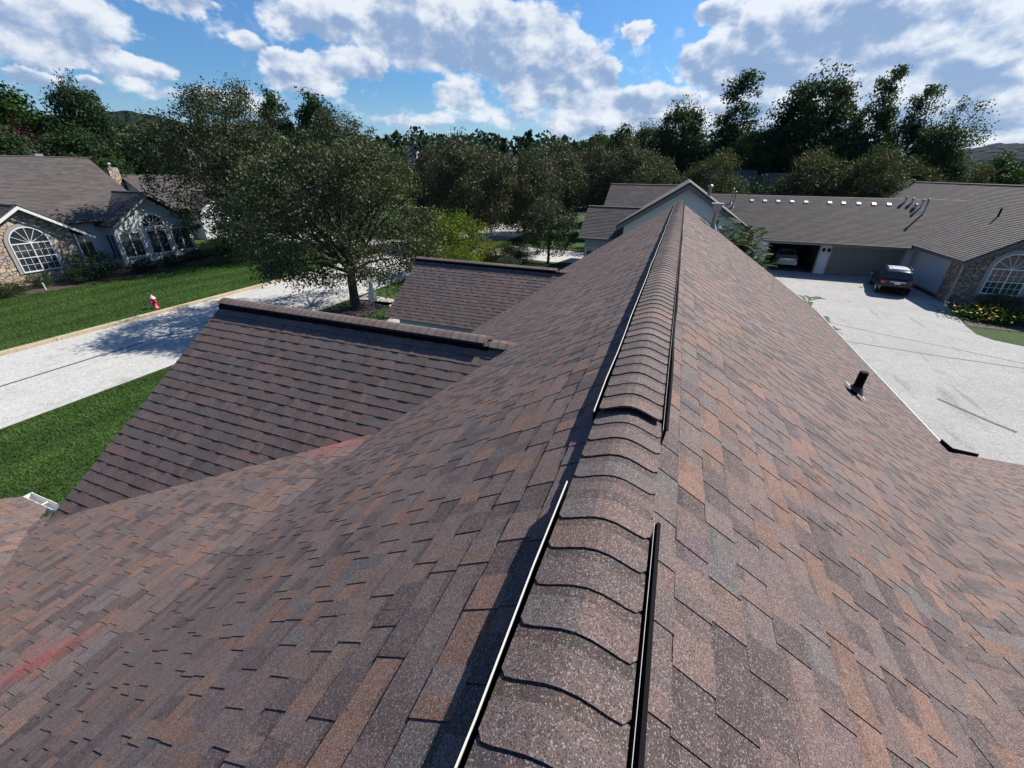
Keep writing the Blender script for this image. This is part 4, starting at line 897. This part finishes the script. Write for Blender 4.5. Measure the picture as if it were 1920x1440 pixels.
put('locust', -16.6, 30.2, 'bright yellow-green young tree above the farther dormer ridge', h=4.7, w=3.0)
put('locust', -14.6, 26.6, 'low yellow-green sapling leaning over the left end of the farther dormer roof', h=2.9, w=2.0)
put('locust', -14.9, 35.6, 'yellowish bush on the lawn between the young tree and the dark ornamental tree', h=1.9, w=2.2, cat='bush')
# left background
put('bright', -78.1, 33.5, 'broad green tree behind the stone house roof at the far left', h=15.2, w=5.2)
put('bright', -74.6, 27.0, 'green tree cut by the left edge of the picture', h=14.8, w=4.6)
put('dense', -69.0, 36.8, 'dense rounded dark-green tree above the right end of the stone house roof', h=15.6, w=3.4)
put('spruce', -82.0, 46.0, 'thin spruce tip beside the dense rounded tree', h=16.4, w=1.9)
put('purple', -62.5, 27.2, 'maroon-leaved tree among the green trees behind the stone house roof', h=11.0, w=2.4)
put('dense', -62.0, 31.6, 'dark spreading tree just behind the ridge of the stone house', h=10.6, w=4.0)
put('dense', -58.5, 24.2, 'dark low tree just behind the ridge of the stone house, farther left', h=10.0, w=3.4)
put('dense', -66.0, 42.0, 'dark tree between the rounded tree and the overhanging tree', h=11.4, w=4.2)
# right background
put('dense', -2.0, 85.0, 'dark tree at the left end of the tall group on the skyline', h=16.8, w=4.4, rz=1)
put('tall', 5.8, 84.8, 'tallest tree of the skyline with a loose pointed top', h=20.8, w=4.6)
put('dense', 8.8, 77.5, 'dark low-crowned tree at the foot of the tallest tree', h=13.0, w=3.6)
put('dense', 15.0, 78.6, 'big broad dark tree right of the tallest tree', h=18.8, w=5.2, rz=3)
put('airy', 21.8, 78.9, 'airy dark tree with sky showing through, right of the big broad tree', h=18.2, w=3.4, rz=.1)
put('airy', 25.8, 77.7, 'shorter airy tree with sky gaps, second right of the big broad tree', h=16.0, w=3.2, rz=5.9)
put('sparse', 31.2, 78.7, 'thin sparse tree with bare twigs at the right end of the tall group', h=15.6, w=2.8, rz=.2)
put('dense', 28.7, 74.7, 'dark bushy tree below the thin sparse tree', h=12.8, w=3.3, rz=2)
put('dense', 19.5, 76.0, 'dark tree filling the gap under the airy trees', h=11.5, w=3.8, rz=4)
put('bright', -15.0, 106, 'small mid-green tree on the skyline left of the tall group', h=16.0, w=4.0)
put('dense', -9.5, 112, 'small dark tree on the skyline left of the tall group', h=16.4, w=4.0, rz=.7)
put('dense', -21.5, 118, 'slim dark tree on the skyline where the far wood ends', h=15.6, w=3.4, rz=5)
# shrubs
put('shrub', -39.5, 18.1, 'large dark shrub at the right corner of the stone wall', 'shrub', h=2.1, w=1.5)
put('shrub', -39.4, 16.9, 'low dark shrub at the foot of the large corner shrub', 'shrub', h=1.1, w=.9)
put('shrub', -40.3, 15.1, 'small light shrub below the arched stone-house window', 'shrub', h=.95, w=.75)
put('hedge', -38.9, 21.0, 'clipped round bush at the left corner of the sunroom', 'bush', h=.95, w=1.0)
put('hedge', -39.3, 23.3, 'clipped round bush below the middle of the sunroom', 'bush', h=.85, w=.95)
put('hedge', -39.6, 25.6, 'clipped round bush below the right end of the sunroom', 'bush', h=.9, w=1.0)
put('hedge', -39.6, 13.0, 'low clipped hedge in the bed at the left edge of the picture', 'bush', h=.7, w=1.3)
put('shrub', -39.5, 27.6, 'dark shrub past the right end of the sunroom', 'shrub', h=1.8, w=1.4)
put('small', -11.8, 30.6, 'low dark bush beside the windows of the siding house', 'bush', h=1.6, w=1.2)
# yellow coneflower bed on the right
rg = np.random.default_rng(5)
def flower_bush():
    root = thing('flower_bush', (18.0, 31.6, 0), 'bush of yellow flowers in the bed under the right arched window', 'bush')
    n = 7000; P = np.stack([rg.normal(0, .75, n), rg.normal(0, .55, n), np.abs(rg.normal(0, .28, n))+.05], 1)
    me = raw_mesh('foliage', leaf_quads(rg, P, .12), 4, np.array(BG)[rg.choice(3, n)]*rg.uniform(.6, 1.2, (n, 1)), M['leaf_soft'])
    o = bpy.data.objects.new('foliage', me); COL.objects.link(o); o.parent = root
    n = 420; P = np.stack([rg.normal(0, .72, n), rg.normal(0, .5, n), .55+rg.normal(0, .12, n)-.25*rg.random(n)], 1)
    V = []; 
    for p in P:
        r = rg.uniform(.05, .085); a0 = rg.uniform(0, 6); tx, ty = rg.normal(0, .25, 2)
        V += [(p[0]+r*np.cos(a0+k*np.pi/2), p[1]+r*np.sin(a0+k*np.pi/2), p[2]+tx*r*np.cos(a0+k*np.pi/2)+ty*r*np.sin(a0+k*np.pi/2)) for k in range(4)]
    me = raw_mesh('flowers', np.array(V), 4, np.array([(.62,.40,.04)])*rg.uniform(.7, 1.15, (n, 1)), M['leaf_soft'])
    o = bpy.data.objects.new('flowers', me); COL.objects.link(o); o.parent = root; tag(o, kind='stuff')
flower_bush()
put('shrub', 19.2, 33.2, 'dark shrub behind the yellow flowers against the right stone wall', 'shrub', h=1.3, w=1.2)
# tree with compound leaves against the right eave of our house
def compound_tree():
    root = thing('compound_leaf_tree', (2.95, 22.5, 0), 'leafy green tree with feathery compound leaves at the far right eave of the roof', 'tree')
    V = []; cols = []; mb = MB(); rn = random.Random(9)
    def frond(p, d, ln):
        d = d.normalized(); s = d.cross(Vector((0,0,1))).normalized(); k = 9
        for i in range(k):
            c = p+d*ln*(i+1)/k+Vector((0,0,-.25*ln*((i+1)/k)**2))
            for sg in (-1, 1):
                e = s*sg*ln*.30*(1-.4*i/k)+d*ln*.10+Vector((0,0,-.06)); w = d*ln*.045
                V.extend([c, c+e*.5+w, c+e, c+e*.5-w]); g = rn.uniform(.7, 1.25); cols.append((.034*g, .072*g, .016*g))
        mb.tube([p, p+d*ln*.5+Vector((0,0,-.06*ln)), p+d*ln+Vector((0,0,-.25*ln))], [.008,.006,.003], 4, cap=False)
    mb.tube([(2.95,22.5,-.1),(2.95,22.5,1.2),(2.95,22.4,2.8)], [.13,.11,.08], 8, cap=False)
    def limb(tip):
        s = Vector((2.95,22.5,1.6)); t = Vector(tip); mb.tube([s, s.lerp(t,.5)+Vector((0,0,.3)), t], [.05,.03,.01], 6, cap=False)
        for j in range(15):
            b = s.lerp(t, rn.uniform(.35, 1.0))+Vector((rn.uniform(-.2,.2),rn.uniform(-.2,.2),rn.uniform(0,.3)))
            frond(b, Vector((rn.uniform(-1,1), rn.uniform(-1,1), rn.uniform(-.1,.7))), rn.uniform(.4,.75))
    for _ in range(70): limb((2.7+rn.gauss(0,.6), 22.3+rn.gauss(0,.7), rn.uniform(2.9,5.35)))
    for tip in ((4.0,21.4,4.2),(4.2,22.4,3.6)): limb(tip)
    me = raw_mesh('crown', np.array([(v.x-2.95, v.y-22.5, v.z) for v in V]), 4, np.array(cols), M['leaf_soft'])
    o = bpy.data.objects.new('crown', me); COL.objects.link(o); o.parent = root
    mb.build('trunk', M['bark'], root)
    V.clear(); cols.clear(); m0 = mb.v[:]
compound_tree()
def frond_sapling(x, y, h, label):
    root = thing('sapling', (x, y, 0), label, 'sapling'); rn = random.Random(int(x*100)); V = []; cols = []; mb = MB()
    mb.tube([(x,y,0),(x+.05,y,h*.6),(x,y,h)], [.04,.03,.012], 6, cap=False)
    for k in range(7):
        a = rn.uniform(0, 6.28); p = Vector((x, y, h*rn.uniform(.7, 1))); d = Vector((math.cos(a), math.sin(a), .25)); s = d.cross(Vector((0,0,1))).normalized(); ln = rn.uniform(.6, .95)
        for i in range(8):
            c = p+d*ln*(i+1)/8+Vector((0,0,-.2*ln*((i+1)/8)**2))
            for sg in (-1, 1):
                e = s*sg*.24+d*.06; w = d*.05; V.extend([c, c+e*.5+w, c+e, c+e*.5-w]); g = rn.uniform(.7, 1.2); cols.append((.03*g,.06*g,.015*g))
    me = raw_mesh('leaves', np.array([(v.x-x, v.y-y, v.z) for v in V]), 4, np.array(cols), M['leaf_soft'])
    o = bpy.data.objects.new('leaves', me); COL.objects.link(o); o.parent = root; mb.build('stem', M['bark'], root)
frond_sapling(6.45, 20.1, 2.0, 'leafy shoot poking out past the right eave, the nearer of two')
frond_sapling(6.75, 24.2, 1.9, 'leafy shoot poking out past the right eave, the farther of two')
# far wood: one mass
def far_wood():
    rg = np.random.default_rng(99); Vs = []; Cs = []
    for i in range(640):
        az = R_(rg.uniform(-72, 34)); D = rg.uniform(118, 230); x, y = D*math.sin(az), D*math.cos(az); g = min(hgt(x, y), 34)
        low = .55 if math.degrees(az) > 18 else 1
        if -9 < math.degrees(az) < 34: D = rg.uniform(130, 260); x, y = D*math.sin(az), D*math.cos(az); g = min(hgt(x, y), 34)*.55
        h = rg.uniform(11, 17)*(1.15 if rg.random() < .12 else 1)*(1 if D > 150 else .9)*low; R = h*rg.uniform(.26, .42); con = rg.random() < .25; n = 210
        t = rg.uniform(0, 1, n); th = rg.uniform(0, 6.28, n); rr = (np.clip(1.05-t, .03, 1) if con else np.sin(np.pi*np.clip(t*.85+.12, 0, 1))**.6)*R*rg.uniform(.5, 1.0, n)
        P = np.stack([x+np.cos(th)*rr, y+np.sin(th)*rr, g+t*h], 1)
        Vs.append(leaf_quads(rg, P, 1.55, .7)); c = np.array([(.016,.034,.018),(.022,.044,.020),(.014,.028,.021),(.030,.046,.019)])[rg.integers(4)]
        Cs.append(c*rg.uniform(.7, 1.25, (n, 1)))
    me = raw_mesh('distant_wood', np.concatenate(Vs), 4, np.concatenate(Cs), M['leaf_soft']); o = bpy.data.objects.new('distant_wood', me); COL.objects.link(o)
    tag(o, 'hazy treeline of the far wood along the horizon', 'wood', kind='stuff')
far_wood()
# grass blades on the near lawns
def grass():
    rg = np.random.default_rng(12); out = []
    def area(x0, x1, y0, y1, n, h):
        x = rg.uniform(x0, x1, n); y = rg.uniform(y0, y1, n); a = rg.uniform(0, 6.28, n); hh = h*rg.uniform(.5, 1.4, n); w = .014
        b = np.stack([x, y, np.zeros(n)], 1); s = np.stack([np.cos(a)*w, np.sin(a)*w, np.zeros(n)], 1); l = np.stack([rg.normal(0, .03, n), rg.normal(0, .03, n), hh], 1)
        out.append(np.stack([b-s, b+s, b+l], 1).reshape(-1, 3))
    area(-18.8, -9.2, -2, 12.5, 75000, .06); area(-38.5, -27.1, 6, 30, 80000, .07); area(-18.7, -12.5, 12.5, 17.3, 9000, .07); area(-18.3, -13, 31, 38, 8000, .08)
    V = np.concatenate(out); n = len(V)//3; pal = np.array([(.048,.110,.020),(.075,.140,.028),(.034,.078,.016),(.115,.150,.045)])
    bx, by = V[::3, 0], V[::3, 1]
    streak = 1.12+.30*np.sin(bx*2.4+np.sin(by*.45)*1.2)+.16*np.sin(bx*5.3+by*.8)+.18*np.sin(bx*.55+1.3)*np.sin(by*.61)
    me = raw_mesh('lawn_grass', V, 3, pal[rg.choice(4, n, p=[.4,.27,.25,.08])]*rg.uniform(.7, 1.25, (n, 1))*streak[:, None]*.8, M['leaf_soft']); o = bpy.data.objects.new('lawn_grass', me); COL.objects.link(o)
    tag(o, 'short mown grass of the lawns on both sides of the road', 'grass', kind='stuff')
grass()
# ------------------------------------------------------------------ cars, hydrant, small things
def loft(stations, ring):
    """stations: list of y; ring(y) -> list of (x>=0, z) from sill up to roof centre; mirrored"""
    vs = []; fs = []; m = None
    for y in stations:
        r = ring(y); full = [(x, z) for x, z in r]+[(-x, z) for x, z in r[::-1][1:]]; m = len(full)
        vs += [(x, y, z) for x, z in full]
    for i in range(len(stations)-1):
        for k in range(m-1): fs.append((i*m+k, i*m+k+1, (i+1)*m+k+1, (i+1)*m+k))
    fs.append(tuple(range(m))[::-1]); fs.append(tuple((len(stations)-1)*m+k for k in range(m))); return vs, fs
def itp(y, tab):
    for (a, va), (b, vb) in zip(tab, tab[1:]):
        if a <= y <= b: t = (y-a)/(b-a); t = t*t*(3-2*t) if False else t; return va+(vb-va)*t
    return tab[0][1] if y < tab[0][0] else tab[-1][1]
def car(name, loc, rz, label, paint, suv=True):
    """built with its tail at y=0 and its nose at +y, then turned by rz"""
    root = thing(name, loc, label, 'car', rz=rz)
    Lc = 4.72 if suv else 4.6; W = .92 if suv else .88; hr = 1.70 if suv else 1.45
    belt = [(0,1.02),(1.2,1.04),(3.3,.98),(3.7,.96),(4.45,.78),(Lc,.66)] if suv else [(0,.88),(.5,.95),(1.2,.94),(3.2,.90),(4.3,.74),(Lc,.6)]
    roof = [(0,1.04),(.12,1.12),(.42,1.58),(.75,1.675),(1.6,hr),(2.5,1.66),(3.0,1.48),(3.62,1.00),(3.75,.965),(4.45,.79),(Lc,.665)] if suv else [(0,.885),(.55,.965),(.9,1.10),(1.35,1.36),(1.9,hr),(2.5,1.41),(2.9,1.30),(3.5,.93),(4.3,.745),(Lc,.605)]
    wid = [(0,.80),(.18,.90),(.8,1),(3.6,1),(4.3,.93),(Lc,.74)]
    def ring(y):
        w = W*itp(y, wid); b = itp(y, belt); r = max(itp(y, roof), b+.005); up = r-b
        ww = w*(1-.20*min(1, up/.5))
        return [(w*.90,.24 if .1 < y < Lc-.15 else .36),(w*.985,.42),(w,.62),(w*.985,b-.10),(w*.955,b),(ww*.99,b+up*.55),(ww*.93,b+up*.88),(ww*.70,r-.015*(up > .2)),(0,r)]
    st = sorted(set([0,.05,.12,.2,.42,.6,.75,1.0,1.3,1.6,2.0,2.5,2.75,3.0,3.3,3.62,3.75,4.1,4.45,4.62,Lc]))
    vs, fs = loft(st, ring); mb = MB(); mb.mesh(vs, fs, None, True)
    body = mb.build('body', paint, root, local=True)
    mod = body.modifiers.new('edge', 'EDGE_SPLIT'); mod.split_angle = R_(38)
    # glass: side strips just proud of the cabin, windscreens
    mb = MB()
    def side(y): w = W*itp(y, wid); b = itp(y, belt); up = max(itp(y, roof), b+.005)-b; ww = w*(1-.20*min(1, up/.5)); return w*.955, ww*.99, ww*.93, b, up
    wins = ([(.55,1.05),(1.15,2.0),(2.08,3.05)] if suv else [(1.25,1.9),(2.0,2.95)])
    for s in (-1, 1):
        for a, c in wins:
            n = 5
            for k in range(n):
                y0 = a+(c-a)*k/n; y1 = a+(c-a)*(k+1)/n; w0, m0, t0, b0, u0 = side(y0); w1, m1, t1, b1, u1 = side(y1)
                mb.poly([(s*(w0+.006),y0,b0+.03),(s*(w1+.006),y1,b1+.03),(s*(m1+.008),y1,b1+u1*.55),(s*(m0+.008),y0,b0+u0*.55)])
                mb.poly([(s*(m0+.008),y0,b0+u0*.55),(s*(m1+.008),y1,b1+u1*.55),(s*(t1+.010),y1,b1+u1*.84),(s*(t0+.010),y0,b0+u0*.84)])
    ry = (.10,.40) if suv else (.75,1.30); fy = (3.56,3.02) if suv else (3.42,2.92)
    for (ya, yb), sg in ((ry, -1), (fy, 1)):
        ra, rb = itp(ya, roof), itp(yb, roof); wa, wb = W*.80, W*.66
        mb.poly([(-wa,ya+sg*.02,ra+.03),(wa,ya+sg*.02,ra+.03),(wb,yb+sg*.02,rb+.015),(-wb,yb+sg*.02,rb+.015)])
    mb.build('window_glass', M['glass'], root, local=True)
    for s in (-1, 1):
        for y in ((.92, 3.72) if suv else (.95, 3.6)):
            R = .355 if suv else .32
            mb = MB(); mb.lathe([(.0,-.11),(R*.72,-.11),(R*.95,-.10),(R,-.06),(R,.06),(R*.95,.10),(R*.72,.11),(.0,.11)], (s*(W-.09),y,R), 24, 'X'); wh = mb.build('wheel', M['tyre'], root, local=True)
            mb = MB(); mb.lathe([(R*.66,.112*s),(R*.60,.118*s),(R*.14,.10*s),(0,.115*s)], (s*(W-.09),y,R), 20, 'X')
            for k in range(5): t = k*1.2566; mb.beam((s*(W+.035),y,R),(s*(W+.03),y+R*.6*math.cos(t),R+R*.6*math.sin(t)),.05,.02,up=(1,0,0))
            mb.build('rim', M['chrome'], wh, local=True)
        mb = MB(); z = .86 if suv else .76
        mb.mesh([(s*W*.97,.20,z-.06),(s*W*.80,-.012,z-.06),(s*W*.70,-.012,z-.05),(s*W*.68,-.014,z+.11),(s*W*.80,.02,z+.14),(s*W*.965,.24,z+.11)], [(0,1,4,5),(1,2,3,4)]); mb.build('tail_lamp', M['taillight'], root, local=True)
        mb = MB(); mb.box((s*W*.80-.16,Lc-.20,.60),(s*W*.80+.0,Lc-.05,.72)); mb.build('headlight', M['chrome'], root, local=True)
        mb = MB(); mb.box((s*(W+.10)-.10,2.92,1.02),(s*(W+.10)+.10,3.06,1.17)); mb.build('mirror', paint, root, local=True)
        if suv: mb = MB(); mb.tube([(s*.62,.70,1.70),(s*.63,.9,1.755),(s*.63,2.3,1.765),(s*.61,2.55,1.70)], .022, 6); mb.build('roof_rail', M['chrome'], root, local=True)
    mb = MB(); mb.box((-.17,-.025,.80 if suv else .70),(.17,-.008,.92 if suv else .80)); mb.build('number_plate', M['plate'], root, local=True)
    mb = MB(); mb.box((-.42,-.03,.935 if suv else .83),(.42,-.005,.965 if suv else .85)); mb.build('tail_trim', M['chrome'], root, local=True)
    mb = MB(); mb.box((-W*.86,-.07,.36),(W*.86,.10,.62)); mb.build('bumper', M['black'] if suv else paint, root, local=True)
    if suv:
        mb = MB(); ys = [.80,1.1,1.5,1.9,2.3,2.55]
        for ya, yb in zip(ys, ys[1:]): za, zb = itp(ya, roof)+.006, itp(yb, roof)+.006; mb.poly([(-.56,ya,za-.012),(.56,ya,za-.012),(.56,yb,zb-.012),(-.56,yb,zb-.012)]); mb.poly([(-.40,ya,za+.004),(.40,ya,za+.004),(.40,yb,zb+.004),(-.40,yb,zb+.004)])
        mb.build('roof_panel', M['silver'], root, local=True)  # pale sheet added to paint sky reflection on the dark roof
    return root
car('parked_suv', (14.72, 35.75, .004), R_(-11), 'dark navy sport utility car parked in front of the closed garage door', M['carpaint'])
car('parked_car', (9.55, 43.4, .012), 0, 'white car parked inside the open garage', M['carwhite'], suv=False)
# fire hydrant
hy = thing('fire_hydrant', (-28.0, 14.87, 0), 'faded red fire hydrant on the lawn beside the road kerb', 'hydrant')
mb = MB(); c = (-28.0, 14.87, 0); mb.lathe([(.17,0),(.17,.05),(.115,.07),(.105,.50),(.13,.52),(.13,.56),(.10,.58)], c, 18); mb.build('barrel', M['hyd_red'], hy)
mb = MB(); mb.lathe([(.155,.56),(.155,.60),(.12,.66),(.06,.73),(.035,.74),(.035,.79),(0,.80)], c, 18); mb.build('bonnet', M['hyd_top'], hy)
for ax, sg, r in (('X',1,.055),('X',-1,.055),('Y',-1,.075)):
    mb = MB(); mb.lathe([(r,.08*sg),(r,.17*sg),(r*1.25,.175*sg),(r*1.25,.20*sg),(.025,.205*sg),(.025,.235*sg),(0,.236*sg)], (c[0],c[1],.42), 12, ax); mb.build('nozzle', M['hyd_red'], hy)
# folded garden parasol by the farther dormer
pz = thing('folded_parasol', (-14.3, 17.4, 0), 'folded pale grey parasol beside the lower corner of the farther dormer roof', 'parasol')
mb = MB(); mb.tube([(-14.3,17.4,0),(-14.3,17.4,2.35)], .025, 8); mb.build('pole', M['metal'], pz)
mb = MB(); n = 16; vs = []; prof = [(.02,2.35),(.09,2.1),(.14,1.7),(.18,1.35),(.15,1.28)]
for r, z in prof:
    for k in range(n): t = 2*math.pi*k/n; rr = r*(1+.28*(k % 2)); vs.append((-14.3+rr*math.cos(t), 17.4+rr*math.sin(t), z))
mb.mesh(vs, [(i*n+k, i*n+(k+1) % n, (i+1)*n+(k+1) % n, (i+1)*n+k) for i in range(len(prof)-1) for k in range(n)]); mb.build('canopy', M['cream'], pz)

# ------------------------------------------------------------------ air
def haze():
    mb = MB(); mb.box((-1250, -140, -4), (1250, 1300, 92)); m = bpy.data.materials.new('haze'); m.use_nodes = True; T = NT(m.node_tree)
    out = T.n('ShaderNodeOutputMaterial'); v = T.n('ShaderNodeVolumePrincipled'); v.inputs['Color'].default_value = (.62, .78, 1.0, 1); v.inputs['Density'].default_value = .000018; v.inputs['Anisotropy'].default_value = .2
    T.l(v.outputs[0], out.inputs['Volume']); o = mb.build('haze', m); tag(o, 'thin bluish haze over the distance', 'haze', kind='stuff')
haze()
